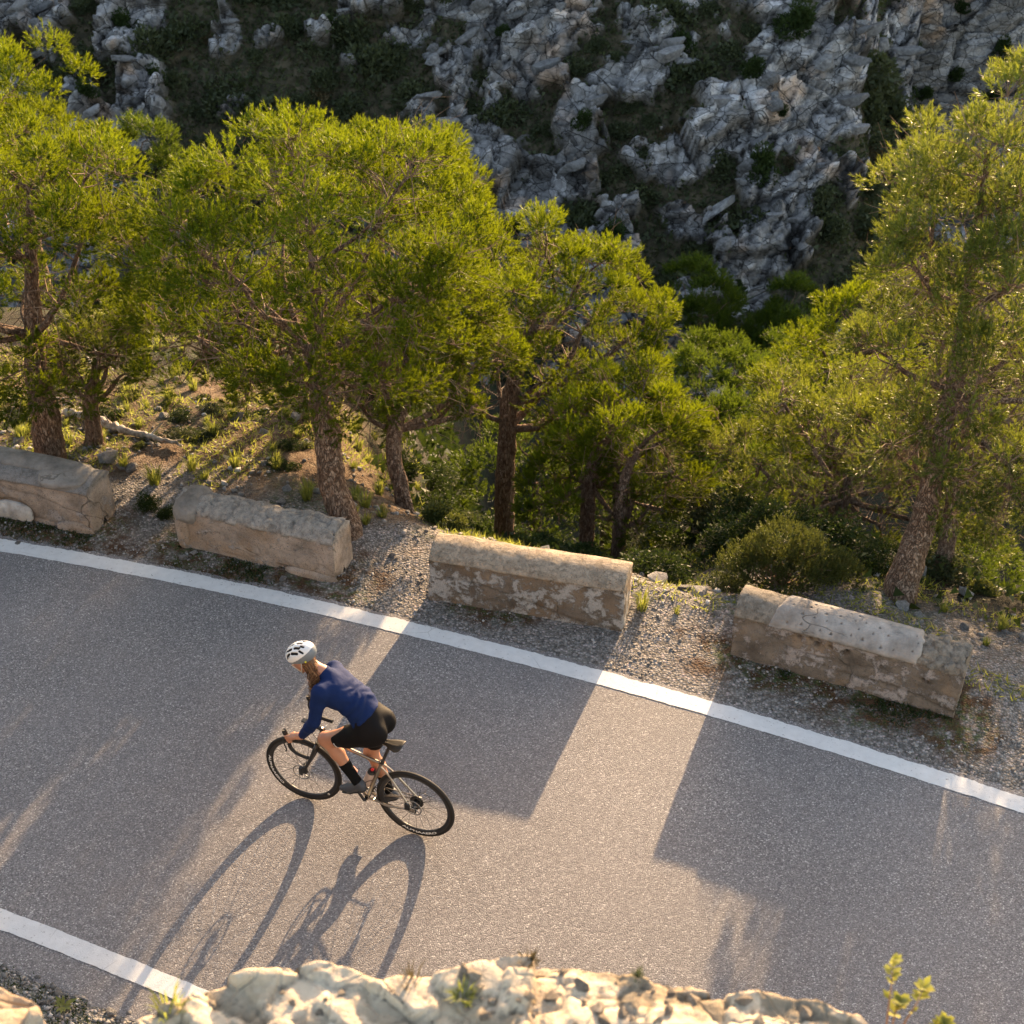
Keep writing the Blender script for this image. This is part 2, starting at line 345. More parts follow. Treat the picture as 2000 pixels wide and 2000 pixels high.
# ------------------------------------------------------------------ guard walls
def m_wall(name, base, lime, dark, limeamt, top=None, ochre=.3, seed=0.):
    M = Mat(name, .92, .15); co = M.co('Position'); mp = M.n('ShaderNodeMapping'); mp.inputs['Location'].default_value = (seed, seed*.7, 0); M.l(co, mp.inputs[0]); co = mp.outputs[0]
    n = M.noise(co, 3.2, 6, .65); c = M.ramp(n, [(.32, tuple(v*.5 for v in base)), (.5, base), (.66, tuple(min(1, v*1.4) for v in base))])
    c = M.mix(M.math('MULTIPLY', M.ramp(M.noise(co, 2.1, 3), [(.5, 0), (.62, 1)]), ochre), c, (.27, .17, .09))
    lm = M.ramp(M.noise(co, 5.5, 9, .74, .2), [(.60-limeamt, 0), (.655-limeamt, 1)])
    c = M.mix(M.math('MULTIPLY', lm, .85), c, M.mix(M.noise(co, 20, 4), lime, tuple(v*.72 for v in lime)))
    dk = M.ramp(M.noise(co, 11, 6, .75), [(.60, 0), (.68, 1)])
    c = M.mix(M.math('MULTIPLY', dk, .7), c, dark)
    sp = M.ramp(M.noise(co, 60, 3, .7), [(.62, 0), (.7, .7)]); c = M.mix(sp, c, dark)
    cr = M.voro(M.mix(.3, co, M.n('ShaderNodeTexNoise', Scale=2.5).outputs['Color']), 1.4, 'DISTANCE_TO_EDGE')
    crk = M.ramp(cr, [(.003, 1), (.008, 0)])
    crk = M.math('MULTIPLY', crk, M.ramp(M.noise(co, 2.2, 3), [(.5, 0), (.6, 1)])); c = M.mix(M.math('MULTIPLY', crk, .55), c, (.04, .033, .026))
    c = M.mix(M.math('MULTIPLY', M.attr('crev'), .8), c, (.05, .04, .03))
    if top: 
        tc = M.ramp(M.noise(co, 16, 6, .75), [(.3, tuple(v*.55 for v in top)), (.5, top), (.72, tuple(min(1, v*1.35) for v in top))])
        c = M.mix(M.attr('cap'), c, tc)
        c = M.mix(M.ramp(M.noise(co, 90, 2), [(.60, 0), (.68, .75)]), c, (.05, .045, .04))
    M.col(c); h = M.math('ADD', M.noise(co, 18, 7, .7), M.math('MULTIPLY', lm, .35)); h = M.math('SUBTRACT', h, M.math('MULTIPLY', crk, .5)); M.bump(h, .016, 1); return M.m
def wall_mesh(name, P0, P1, width, He, Hr, mat, rough=.012, capw=.0, seed=0, caprough=0., mods=None, step=.0175, base=-.35, endround=.03, capover=.012):
    P0 = np.array(P0, float); P1 = np.array(P1, float); L = np.linalg.norm(P1-P0); e = (P1-P0)/L; nrm = np.array([-e[1], e[0]])
    # profile: (depth, z) from front foot up over the cap to the back foot
    prof = [(0.0, base), (.012, He-.02), (-capover, He)]
    na = 14
    for i in range(1, na):
        t = i/na; prof.append((-capover+(width+2*capover)*t, He+(Hr-He)*math.sin(PI*t)**.62 if 0 < t < 1 else He))
    prof += [(width+capover, He), (width-.012, He-.02), (width, base)]
    prof = np.array(prof); seg = np.hypot(*np.diff(prof, axis=0).T); cum = np.concatenate([[0], np.cumsum(seg)])
    nv = int(cum[-1]/step); q = np.linspace(0, cum[-1], nv); pd = np.interp(q, cum, prof[:, 0]); pz = np.interp(q, cum, prof[:, 1])
    dn = np.stack([np.gradient(pd), np.gradient(pz)], -1); dn /= np.linalg.norm(dn, axis=1)[:, None]; ndir = np.stack([-dn[:, 1], dn[:, 0]], -1)  # outward
    nu = int(L/step); us = np.linspace(0, L, nu)
    cc = np.array([width/2, (base+He)/2])
    rows = []; caps = []; k_end = 9
    def ring(u, shrink, push):
        d = cc[0]+(pd-cc[0])*shrink; z = np.where(shrink < 1, cc[1]+(pz-cc[1])*shrink, pz)
        return np.stack([np.full(nv, u+push), d, z], -1)
    R = []
    for i in range(k_end): t = i/k_end; R.append(ring(0, .02+.98*t, endround*(max(0, (t-.75)/.25)**2)*1.0))
    for u in us: R.append(ring(u, 1, 0))
    for i in range(k_end-1, -1, -1): t = i/k_end; R.append(ring(L, .02+.98*t, -endround*(max(0, (t-.75)/.25)**2)))
    R = np.array(R); nr = len(R)
    x = R[..., 0]; d = R[..., 1]; z = R[..., 2]
    nd = np.broadcast_to(ndir[None], (nr, nv, 2)).copy(); nx = np.zeros((nr, nv)); nx[:k_end+1] = -1; nx[-k_end-1:] = 1
    isend = np.abs(nx) > 0; w2 = np.where(isend, .0, 1.)
    w2[k_end-1:k_end+1] = .7; w2[-k_end-1:-k_end+1] = .7
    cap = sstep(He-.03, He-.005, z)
    disp = fbm(x*2.5, d*2.5, z*2.5+seed, 4, 60+seed)*rough+fbm(x*9, d*9, z*9+seed, 4, 61+seed)*rough*.6
    F1, F2, *_ = worley(x*1.5+seed*3.3+fbm(x*2, d*2, z*2, 2, 8)*.5, (z+d)*2.2+seed, 70+seed)
    crk = np.exp(-(F2-F1)/.035)*sstep(.05, .3, vnoise(x*1.3, d, z*1.3, 90+seed))
    disp = disp-crk*.012*(1-cap)
    if caprough: disp = disp+cap*(blocks(x*9, d*9, 77+seed, 1, 1, .6, .15)[0]-.4)*caprough
    crev = np.clip(crk*(1-cap)*.6, 0, 1)
    if mods:
        dd, cv = mods(x, d, z, cap); disp = disp+dd; crev = np.maximum(crev, cv)
    P = np.empty((nr, nv, 3)); 
    xx = x+nx*disp*(1-w2*.0); d2 = d+nd[..., 0]*disp*w2*(-1); z2 = z+nd[..., 1]*disp*w2
    # outward in (d,z) is (-dz, dd) for a path running front foot -> top -> back foot
    d2 = d+(-dn[None, :, 1])*disp*w2; z2 = z+(dn[None, :, 0])*disp*w2
    P[..., 0] = P0[0]+e[0]*xx+nrm[0]*d2; P[..., 1] = P0[1]+e[1]*xx+nrm[1]*d2; P[..., 2] = z2
    f = grid_faces(nr, nv)
    return mesh_np(name, P, f[:, ::-1], None, mat, True, {'cap': cap, 'crev': crev})
def wthing(label, P0):
    return thing('guard_wall', label, 'wall', (P0[0], P0[1], 0), 0, None)
def put(name, me, root):
    ob = link(name, me, root); ob.location = -root.location; return ob
W1 = wthing('beige plastered roadside block cut off by the left edge of the photo', WALLS[0][0])
mw1 = m_wall('plaster_beige', (.30, .24, .19), (.40, .355, .325), (.09, .075, .06), .04, (.19, .175, .16), .25, 1.)
def mod1(x, d, z, cap):
    edge = .50+.05*fbm(x*3, 0, 0, 3, 5)
    lump = -np.exp(-(((x-2.05)/.22)**2+((z-.09)/.15)**2)**2)*.05*(d < .1)
    gap = np.exp(-(((((x-2.05)/.24)**2+((z-.08)/.17)**2)-1)/.10)**2)*(d < .1)
    return lump, gap*.8
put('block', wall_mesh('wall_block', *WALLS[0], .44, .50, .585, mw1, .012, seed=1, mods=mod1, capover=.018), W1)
mg1 = m_wall('cement_grey', (.20, .18, .158), (.28, .26, .245), (.10, .09, .08), -.02, None, .08, 4.)
W2 = wthing('beige plastered roadside block with a grey rounded lump at its left end and broken rubble top', WALLS[1][0])
mw2 = m_wall('plaster_pale', (.31, .25, .20), (.45, .41, .38), (.10, .08, .06), .03, (.27, .24, .205), .45, 2.)
def mod2(x, d, z, cap):
    foot = -.03*sstep(.02, -.03, z-.06+.1*x*0)*(x > 1.15)*(d < .1)
    hole = np.exp(-(((((x-.62)/.34)**2+((z-.17)/.13)**2)-1)/.06)**2)*(d < .1)
    h2 = np.exp(-(((((x-1.52)/.17)**2+((z-.2)/.15)**2)-1)/.06)**2)*(d < .1)
    return foot-.008*hole-.008*h2, np.maximum(hole, h2)*.35
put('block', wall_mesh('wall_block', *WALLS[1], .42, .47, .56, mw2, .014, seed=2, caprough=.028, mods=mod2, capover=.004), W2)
W3 = wthing('brown roadside block with white lime patches and a sunlit smooth rounded coping', WALLS[2][0])
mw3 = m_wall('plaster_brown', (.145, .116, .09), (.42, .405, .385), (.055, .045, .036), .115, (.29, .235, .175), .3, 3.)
def mod3(x, d, z, cap):
    y0 = .30-.14*x+.05*np.sin(x*3); lane = np.exp(-((z-y0)/.012)**2)*(d < .1)*(x > .15)
    return -.012*lane, lane*.7
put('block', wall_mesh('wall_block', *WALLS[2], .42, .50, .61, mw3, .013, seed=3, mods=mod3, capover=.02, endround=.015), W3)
W4 = wthing('brown roadside block whose top carries a pale mortar patch pocked with chisel marks', WALLS[3][0])
mw4 = m_wall('plaster_tan', (.165, .134, .106), (.38, .335, .31), (.05, .042, .034), .10, (.20, .17, .135), .35, 5.)
def mod4(x, d, z, cap):
    lane = np.exp(-((z-(.30-.11*x+.03*np.sin(x*5)))/.013)**2)*(d < .1)*(x > .7)
    pits = 0
    for (px, pz, r) in ((.62, .43, .02), (.78, .40, .03), (.9, .41, .016), (1.05, .40, .028), (1.02, .38, .02), (.72, .44, .018), (1.75, .33, .02), (1.8, .31, .016)):
        pits = np.maximum(pits, np.exp(-((x-px)**2+(z-pz)**2)/r**2*1.4)*(d < .1))
    rghc = cap*sstep(1.62, 1.7, x)*(blocks(x*10, d*10, 7, 1, 1, .8, .15)[0]-.6)*.028
    return -.014*lane-.05*pits+rghc, np.maximum(lane*.6, np.clip(pits*1.6, 0, 1))
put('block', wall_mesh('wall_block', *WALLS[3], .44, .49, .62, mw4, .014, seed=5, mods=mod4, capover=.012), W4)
# mortar patch on the top of the last block: a thin slab over the barrel, ragged outline, triangular chisel pits
def mortar_patch():
    P0 = np.array(WALLS[3][0]); P1 = np.array(WALLS[3][1]); L = np.linalg.norm(P1-P0); e = (P1-P0)/L; n_ = np.array([-e[1], e[0]])
    width = .44; co = .012; He = .49; Hr = .62; nu, nv = 230, 62
    U = np.linspace(0, 1, nu)[:, None]; V = np.linspace(0, 1, nv)[None, :]
    lo = .42+.05*fbm(V*4, 0, 0, 3, 3)-.12*(1-V); hi = 1.66+.05*fbm(V*6, 2, 0, 3, 4)
    x = lo+(hi-lo)*U; t = -.01+.93*V+0*U
    t = t+.012*fbm(x*5, 0, 0, 3, 9)*(1-V)
    ang = np.clip(t, .0001, .9999)
    d = -co+(width+2*co)*ang; z = He+(Hr-He)*np.sin(PI*ang)**.62
    edge = np.minimum(np.minimum(U, 1-U)*nu/4, np.minimum(V, 1-V)*nv/3); rise = .016*np.clip(edge, 0, 1)-.012*(edge < .2)
    pit = np.zeros(x.shape); rng = random.Random(4); al = d*1.15
    k = 0
    for row in range(5):
        for c in range(9):
            px = .50+c*.135+(row % 2)*.07+rng.uniform(-.03, .03); py = .05+row*.095+rng.uniform(-.022, .022)
            if rng.random() < .12: continue
            r = rng.uniform(.012, .02); lx = x-px; ly = al-py
            tri = np.maximum(np.maximum(-ly-r*.5, ly*.5+.87*lx-r*.55), ly*.5-.87*lx-r*.55)
            pit = np.maximum(pit, sstep(.003, -.008, tri))
    for (px, py, sx, sy, a) in ((.72, .33, .06, .004, .2), (1.02, .25, .05, .004, -.15), (1.45, .22, .05, .005, .3), (1.4, .3, .05, .004, .1)):
        lx = (x-px)*math.cos(a)+(al-py)*math.sin(a); ly = -(x-px)*math.sin(a)+(al-py)*math.cos(a)
        pit = np.maximum(pit, .4*np.exp(-(lx/sx)**2-(ly/sy)**2))
    off = rise-pit*.020+fbm(x*6, d*6, 0, 3, 6)*.004
    dz = np.gradient(z, axis=1); dd = np.gradient(d, axis=1); nl = np.hypot(dz, dd); z = z+off*dd/nl; d = d-off*dz/nl
    P = np.stack([P0[0]+e[0]*x+n_[0]*d, P0[1]+e[1]*x+n_[1]*d, z], -1)
    mt = m_wall('mortar', (.27, .245, .22), (.33, .31, .29), (.2, .18, .16), -.05, None, .12, 8.)
    return mesh_np('mortar_patch', P, grid_faces(nu, nv), None, mt, True, {'crev': np.clip(pit*.75, 0, 1)})
put('mortar_patch', mortar_patch(), W4)
def lump(name, c, r, mat, root, seed, n=40):
    bm = bmesh.new(); bmesh.ops.create_icosphere(bm, subdivisions=4, radius=1); V = np.array([v.co[:] for v in bm.verts]); T = [[v.index for v in f.verts] for f in bm.faces]; bm.free()
    sgn = np.sign(V)*np.abs(V)**.72
    k = 1+fbm(V[:, 0]*1.6, V[:, 1]*1.6, V[:, 2]*1.6+seed, 4, seed)*.16
    V = sgn*k[:, None]*np.asarray(r)
    return V+np.asarray(c), T
e2 = np.array(WALLS[1][1])-np.array(WALLS[1][0]); a2 = math.atan2(e2[1], e2[0])
def lump_part(name, root, P0, e_ang, u, d, z, r, mat, seed):
    V, T = lump(name, (0, 0, 0), r, mat, root, seed); ca, sa = math.cos(e_ang), math.sin(e_ang)
    V = V@np.array([[ca, sa, 0], [-sa, ca, 0], [0, 0, 1]]); c = np.array([P0[0]+ca*u-sa*d, P0[1]+sa*u+ca*d, z])
    put(name, mesh_np(name, V+c, None, T, mat, True, {'cap': np.zeros(len(V)), 'crev': np.zeros(len(V))}), root)
lump_part('mortar_cap', W2, WALLS[1][0], a2, .12, .2, .44, (.155, .25, .145), mg1, 11)
lump_part('mortar_strip', W2, WALLS[1][0], a2, .07, .02, .2, (.075, .06, .25), mw2, 12)
lump_part('foot', W2, WALLS[1][0], a2, 1.52, .02, -.01, (.30, .05, .09), mw2, 13)
a1 = math.atan2(WALLS[0][1][1]-WALLS[0][0][1], WALLS[0][1][0]-WALLS[0][0][0])
lump_part('embedded_stone', W1, WALLS[0][0], a1, 2.03, .02, .08, (.24, .055, .125), m_wall('pale_stone', (.44, .41, .37), (.55, .53, .5), (.2, .18, .16), 0, None, .1, 6.), 14)
lump_part('foot', W1, WALLS[0][0], a1, 2.78, .01, -.02, (.22, .05, .12), mw1, 15)
lump_part('grey_coping', W1, WALLS[0][0], a1, 2.67, .215, .535, (.30, .235, .075), mg1, 16)
lump_part('grey_coping', W1, WALLS[0][0], a1, 1.9, .30, .57, (.95, .15, .055), mg1, 17)

# ------------------------------------------------------------------ far mountainside
MR = m_rock('limestone', [(.085, .082, .081), (.16, .154, .151), (.23, .222, .218), (.285, .276, .271)], .55, .6, .6, .08, True, ((.022, .022, .012), (.085, .068, .042)))
def mountain_y(x, z):
    y = 62+(z+28)/.86+2.2*fbm(x*.07, z*.07, 0, 3, 101)
    rid = 17.5+.10*(z+20)
    y = y-2.5*np.exp(-((x-12)/7)**2)
    back = sstep(rid, rid+5, x)*9+sstep(rid+2, rid+14, x)*5
    y = y+back
    cl = sstep(23, 27, x+(z+20)*-.25)*sstep(-29, -26, z); yc = 93+(z+28)*.22+1.2*fbm(x*.15, z*.1, 3, 3, 102)
    y = np.where(z > -29, y*(1-cl)+np.maximum(yc, y-2)*cl, y)
    y = y+sstep(-6, 0, x-x)*0
    y = y+np.maximum(z-2, 0)**1.5*1.5
    return y, cl
ux = axis_pts(-75, 75, -31, 37, .14, 1.16); uz = np.concatenate([np.arange(-32, -8, .092), np.arange(-8, -4, .3), np.arange(-4, 14, .6)])
XX, ZZ = np.meshgrid(ux, uz, indexing='ij'); YY, CL = mountain_y(XX, ZZ)
w1 = fbm(XX*.25, ZZ*.25, 0, 3, 110)*.9; w2_ = fbm(XX*.25, ZZ*.25, 7, 3, 111)*.9
w3 = fbm(XX*1.1, ZZ*1.1, 5, 3, 112)*.22
ca, sa = math.cos(.42), math.sin(.42)
ru = (XX*ca+ZZ*sa)+w1+w3; rv = (-XX*sa+ZZ*ca)+w2_-w3
b1, id1 = blocks(ru/3.4, rv/2.0, 120, 1, .8, .45, .035, .75)
b2, id2 = blocks(ru/1.25, rv/.72, 121, 1, 1.2, .6, .06, .65)
b3, id3 = blocks(ru/.52, rv/.34, 122, 1, 1.2, .6, .09, .5)
detail = sstep(-.15, .25, fbm(XX*.22, ZZ*.3, 4, 3, 133))
cover = .75*fbm(XX*.12, ZZ*.17, 2, 3, 130)+.75*fbm(XX*.55, ZZ*.75, 3, 4, 131)   # where soil and scrub take over
bias = .06-.22*sstep(-8, 6, XX)*(1-sstep(15, 18, XX))+.12*sstep(2, -14, XX)+.35*sstep(18, 20, XX)*(1-sstep(22, 25, XX))+.12*sstep(-17, -12, ZZ)*sstep(0, 10, XX)
soilm = sstep(.02, .12, cover+bias)*(1-CL)
rk = 1-soilm*.82
rel = (b1*1.5+b2*(.45+.35*detail)+b3*(.14+.22*detail))*rk
relc = blocks(XX/4.0+w1*.2, ZZ/3.2+w1*.25, 125, 1, .8, .6, .04, .6)[0]*1.3+blocks(XX/1.5+w3*2, ZZ/.55+w3*2, 126, 1, .8, .7, .08, .7)[0]*.45
G1, G2, *_ = worley(XX/1.5+w3*2, ZZ/.55+w3*2, 126, .7); G3, G4, *_ = worley(XX/4.0+w1*.2, ZZ/3.2+w1*.25, 125, .6)
rel = rel*(1-CL)+relc*CL
rel = rel+fbm(XX*1.5, ZZ*1.5, 0, 4, 127)*.10
F1, F2, *_ = worley(ru/1.25, rv/.72, 121, .65); F1b, F2b, *_ = worley(ru/3.4, rv/2.0, 120, .75); F1c, F2c, *_ = worley(ru/.52, rv/.34, 122, .5)
crev = np.clip(np.exp(-(F2-F1)/.05)*.9+np.exp(-(F2b-F1b)/.03)+np.exp(-(F2c-F1c)/.08)*.5*detail, 0, 1)*(1-soilm)*(1-CL)+CL*np.clip(np.exp(-(G2-G1)/.07)*.7*sstep(-.1, .3, w3*4+.2)+np.exp(-(G4-G3)/.025), 0, 1)
over = np.exp(-((rv+6.5+.8*np.sin(ru*.25))/.8)**2)*sstep(-14, -9, ru)*(1-sstep(1, 4, ru))   # overhanging ledge band
rel = rel-over*1.6
nrm_y, nrm_z = -.76, .65
MY = YY+nrm_y*rel; MZ = ZZ+nrm_z*rel
Vm = np.stack([XX, MY, MZ], -1)
mountain = link('mountainside', mesh_np('mountainside', Vm, grid_faces(len(ux), len(uz)), None, MR, False, {'soil': np.clip(soilm, 0, 1), 'crev': crev, 'tone': np.clip(.15*id1+.45*id2+.4*id3, 0, 1)*(1-CL)+CL*(.22+.25*fbm(XX*.4, ZZ*.9, 0, 3, 139))}))
tag(mountain, kind='structure')
# ------------------------------------------------------------------ vegetation
def m_leaf(name, dark, light, trans, tw=.5, rough=.5, spec=.4):
    M = Mat(name, rough, spec); v = M.attr('tint')
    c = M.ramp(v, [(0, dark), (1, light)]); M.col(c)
    tr = M.n('ShaderNodeBsdfTranslucent'); M.l(M.mix(v, tuple(x*.7 for x in trans), trans), tr.inputs[0])
    mx = M.n('ShaderNodeMixShader'); mx.inputs[0].default_value = tw; M.l(M.b.outputs[0], mx.inputs[1]); M.l(tr.outputs[0], mx.inputs[2]); M.l(mx.outputs[0], M.out.inputs[0]); return M.m
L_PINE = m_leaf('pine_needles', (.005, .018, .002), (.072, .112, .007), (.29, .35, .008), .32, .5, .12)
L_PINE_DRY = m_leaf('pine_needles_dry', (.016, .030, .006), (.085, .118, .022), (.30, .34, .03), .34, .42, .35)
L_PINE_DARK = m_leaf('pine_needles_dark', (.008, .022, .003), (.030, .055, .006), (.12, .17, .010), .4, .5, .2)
L_SCRUB = m_leaf('scrub_leaves', (.028, .038, .018), (.075, .085, .042), (.10, .12, .03), .3, .6, .2)
L_SCRUBG = m_leaf('scrub_leaves_green', (.012, .022, .007), (.030, .048, .012), (.05, .075, .012), .3, .6, .15)
L_SCRUBB = m_leaf('scrub_leaves_brown', (.06, .045, .024), (.13, .10, .05), (.12, .09, .03), .3, .7, .2)
L_JUN = m_leaf('juniper_leaves', (.022, .034, .010), (.070, .085, .026), (.15, .17, .03), .32, .5, .2)
L_GRASS = m_leaf('grass_blades', (.05, .075, .015), (.22, .22, .06), (.35, .38, .06), .5, .5, .3)
def m_bark(name, a, b, c, sc=1.):
    M = Mat(name, .92, .15); co = M.co('Position', (1, 1, .3)); v = M.voro(M.mix(.1, co, M.n('ShaderNodeTexNoise', Scale=14.).outputs['Color']), 40*sc, 'DISTANCE_TO_EDGE'); pc = M.sep(M.voro(co, 40*sc, 'F1', 'Color'), 0)
    col = M.ramp(pc, [(0, a), (.55, b), (1, c)]); col = M.mix(M.ramp(M.noise(co, 40, 4), [(.3, .6), (.7, 0)]), col, tuple(v_*.5 for v_ in a))
    col = M.mix(M.ramp(v, [(.02, .75), (.12, 0)]), col, (.07, .042, .028)); M.col(col)
    M.bump(M.math('ADD', M.ramp(v, [(0, 0), (.16, 1)]), M.math('MULTIPLY', M.noise(co, 60, 4), .4)), .02, 1); return M.m
BARK = m_bark('pine_bark', (.16, .098, .064), (.28, .185, .125), (.40, .29, .21))
TWIG = Mat('twig_bark', .8, .3); TWIG.col(TWIG.ramp(TWIG.noise(TWIG.co('Position'), 3, 3), [(.3, (.10, .055, .034)), (.55, (.17, .11, .075)), (.75, (.30, .235, .18))])); TWIG = TWIG.m
def frame_of(D):
    D = D/np.linalg.norm(D, axis=1)[:, None]; a = np.where(np.abs(D[:, 2:3]) < .9, [[0, 0, 1.]], [[1., 0, 0]])
    e = np.cross(D, a); e /= np.linalg.norm(e, axis=1)[:, None]; return D, e, np.cross(D, e)
def tufts_mesh(name, P, D, Ln, tint, rng, nn, nl, nw, mat, ang=.62):
    """every tuft: a shoot from P along D carrying nn needles, each one thin triangle"""
    n = len(P); D, e, f = frame_of(D)
    t = rng.random((n, nn))**.8; a = rng.random((n, nn))*2*PI; tilt = ang+rng.normal(0, .18, (n, nn))
    tilt = tilt*(1.35-.85*t)
    base = P[:, None, :]+D[:, None, :]*(Ln[:, None, None]*t[..., None])
    rad = np.cos(a)[..., None]*e[:, None, :]+np.sin(a)[..., None]*f[:, None, :]
    nd = D[:, None, :]*np.cos(tilt)[..., None]+rad*np.sin(tilt)[..., None]
    ln = nl*(.75+.5*rng.random((n, nn)))
    side = np.cross(nd, rng.normal(0, 1, (n, nn, 3))); side /= np.linalg.norm(side, axis=-1)[..., None]+1e-9
    tip = base+nd*ln[..., None]+np.array([0, 0, -.0])*1.
    V = np.stack([base-side*nw*.5, base+side*nw*.5, tip], 2).reshape(-1, 3)
    T = np.arange(len(V)).reshape(-1, 3)
    tn = np.repeat(np.clip(tint[:, None]+rng.normal(0, .12, (n, nn)), 0, 1).reshape(-1), 3)
    return mesh_np(name, V, None, T, mat, False, {'tint': tn})
def twigs_mesh(name, A, B, r0, r1, mat, rng, k=3, sag=.12, m_=3):
    n = len(A); t = np.linspace(0, 1, m_)[None, :, None]
    L = np.linalg.norm(B-A, axis=1)[:, None, None]
    Pm = A[:, None]*(1-t)+B[:, None]*t+rng.normal(0, 1, (n, 1, 3))*L*sag*np.sin(PI*t)+rng.normal(0, 1, (n, m_, 3))*L*sag*.25*np.sin(PI*t)
    Dm = (B-A)/(np.linalg.norm(B-A, axis=1)[:, None]+1e-9); _, e, f = frame_of(Dm+1e-6)
    a = np.arange(k)*2*PI/k; ring = np.cos(a)[None, None, :, None]*e[:, None, None, :]+np.sin(a)[None, None, :, None]*f[:, None, None, :]
    rr = (np.asarray(r0)[:, None]*(1-t[..., 0])+np.asarray(r1)[:, None]*t[..., 0])[:, :, None, None]
    V = Pm[:, :, None, :]+ring*rr; f0 = grid_faces(m_, k, True); Q = (np.arange(n)[:, None, None]*(m_*k)+f0[None]).reshape(-1, 4)
    return mesh_np(name, V.reshape(-1, 3), Q, None, mat, True)
def bark_tube(name, P, r, parent, mat, k=18, n=None, rel=.035):
    P = np.array(P, float); L = np.sum(np.linalg.norm(np.diff(P, axis=0), axis=1)); n = n or max(8, int(L/.05))
    Q = spline(P, n); rr = np.interp(np.linspace(0, 1, n), np.linspace(0, 1, len(r)), r)
    mb = MB(); mb.tube(Q, rr, k); V = mb.V[0]; a = np.arange(len(V)-2) % k; i = np.arange(len(V)-2)//k
    c = Q[i]; d = V[:-2]-c; disp = 1+(worley(a/k*7+0*i, c[:, 2]*6+i*.0, 3)[0]-.45)*rel*5+fbm(d[:, 0]*9, d[:, 1]*9, c[:, 2]*5, 3, 5)*.12
    V[:-2] = c+d*disp[:, None]; return mb.build(name, mat, parent)
def pine(label, trunk, tr, lobes, ntuft, seed, mat=None, tuft=(.105, .062, .0075), nn=28, cats='tree', group=None, limbs=10, dens=2.9, inner=.25, clr=.235, bole=.5, bottom=-.35, name='pine_tree', bare=0, tintbias=.0, far=False):
    rng = np.random.default_rng(seed); mat = mat or L_PINE
    ntuft = int(ntuft*(1.5 if far else 2.02)); nn = int(nn*.96); tuft = (tuft[0]*1.0, tuft[1]*.80, tuft[2]*1.02)
    trunk = np.array(trunk, float); base = trunk[0].copy()
    root = thing(name, label, cats, base.tolist(), 0, group)
    TP = spline(trunk, 40); trr = np.interp(np.linspace(0, 1, 40), np.linspace(0, 1, len(tr)), tr)
    # foliage clumps on the envelope of the union of lobes
    Lb = np.array(lobes, float); vol = (Lb[:, 3]*Lb[:, 4]*Lb[:, 5])**(2/3); N = int(np.sum(vol)*dens*9/(clr/.235)**2)
    ci = rng.choice(len(Lb), N*3, p=vol/vol.sum()); d = rng.normal(0, 1, (N*3, 3)); d /= np.linalg.norm(d, axis=1)[:, None]
    d = d[(d[:, 2] > bottom)|(rng.random(len(d)) < .25)][:N*2]; ci = ci[:len(d)]
    rad = np.where(rng.random(len(d)) < inner, .35+.4*rng.random(len(d)), .86+.14*rng.random(len(d)))
    cen = Lb[ci, :3]+d*Lb[ci, 3:6]*rad[:, None]
    # drop clumps deep inside another lobe, unless marked as inner
    deep = np.zeros(len(cen), bool)
    for L_ in Lb: deep |= np.sum(((cen-L_[:3])/L_[3:6])**2, axis=1) < .45
    keep = (~deep)|(rad < .8); keep &= ~((rad < .8) & (rng.random(len(cen)) < .35)); cen, d, rad = cen[keep], d[keep], rad[keep]
    sel = []
    md = clr*.62
    for i in range(len(cen)):
        if len(sel) == 0 or np.min(np.sum((cen[sel]-cen[i])**2, axis=1)) > md*md: sel.append(i)
    cen, d, rad = cen[sel], d[sel], rad[sel]; M_ = len(cen)
    # limbs: trunk -> far lobes, found by farthest-point choice among clumps
    zmin = TP[:, 2].min()+bole*(TP[:, 2].max()-TP[:, 2].min())
    tgt = [int(np.argmax(cen[:, 2]))]
    dist = np.linalg.norm(cen-cen[tgt[0]], axis=1)
    while len(tgt) < min(limbs, M_): j = int(np.argmax(dist)); tgt.append(j); dist = np.minimum(dist, np.linalg.norm(cen-cen[j], axis=1))
    nodes = [TP[22:]]; nr = [trr[22:]*.5]
    ctr = Lb[:, :3].mean(axis=0)
    for j in tgt:
        T_ = ctr+(cen[j]-ctr)*.9; h = np.hypot(*(T_[:2]-TP[:, :2].T[:, :].mean(axis=1))); zz = T_[2]-.55*h-.25; 
        k = int(np.argmin(np.abs(TP[:, 2]-np.clip(zz, zmin, TP[-2, 2])))); A = TP[k]
        mid = A*.5+T_*.5+np.array([0, 0, -.10*h])+rng.normal(0, .07, 3)*max(h, .5); m2 = A*.2+T_*.8+rng.normal(0, .06, 3)*max(h, .5)
        r0 = min(trr[k]*.5, .02+.022*np.linalg.norm(T_-A)); nP = 14; Pl = spline([A, mid, m2, T_], nP); rl = np.linspace(r0, .008, nP)
        ob = MB().tube(Pl-base, rl, 7).build('branch', BARK, root); nodes.append(Pl[4:]); nr.append(rl[4:])
    NP = np.concatenate(nodes); NR = np.concatenate(nr)
    # sub-branches to clumps
    A = np.empty((M_, 3)); R0 = np.empty(M_)
    for i in range(M_):
        w = np.linalg.norm(NP-cen[i], axis=1)+.55*np.maximum(0, NP[:, 2]-cen[i][2]+.05); k = int(np.argmin(w)); A[i] = NP[k]; R0[i] = max(.004, min(NR[k]*.7, .014))
    # shoots: compact brushes standing on the outer face of every clump, so that the crown reads as a cauliflower of tips
    per = max(4, int(ntuft/M_)); ii = np.repeat(np.arange(M_), per); n = len(ii)
    up = np.array([0, 0, 1.]); out = cen-ctr; out /= np.linalg.norm(out, axis=1)[:, None]; ax_ = out*.75+up*.65; ax_ /= np.linalg.norm(ax_, axis=1)[:, None]
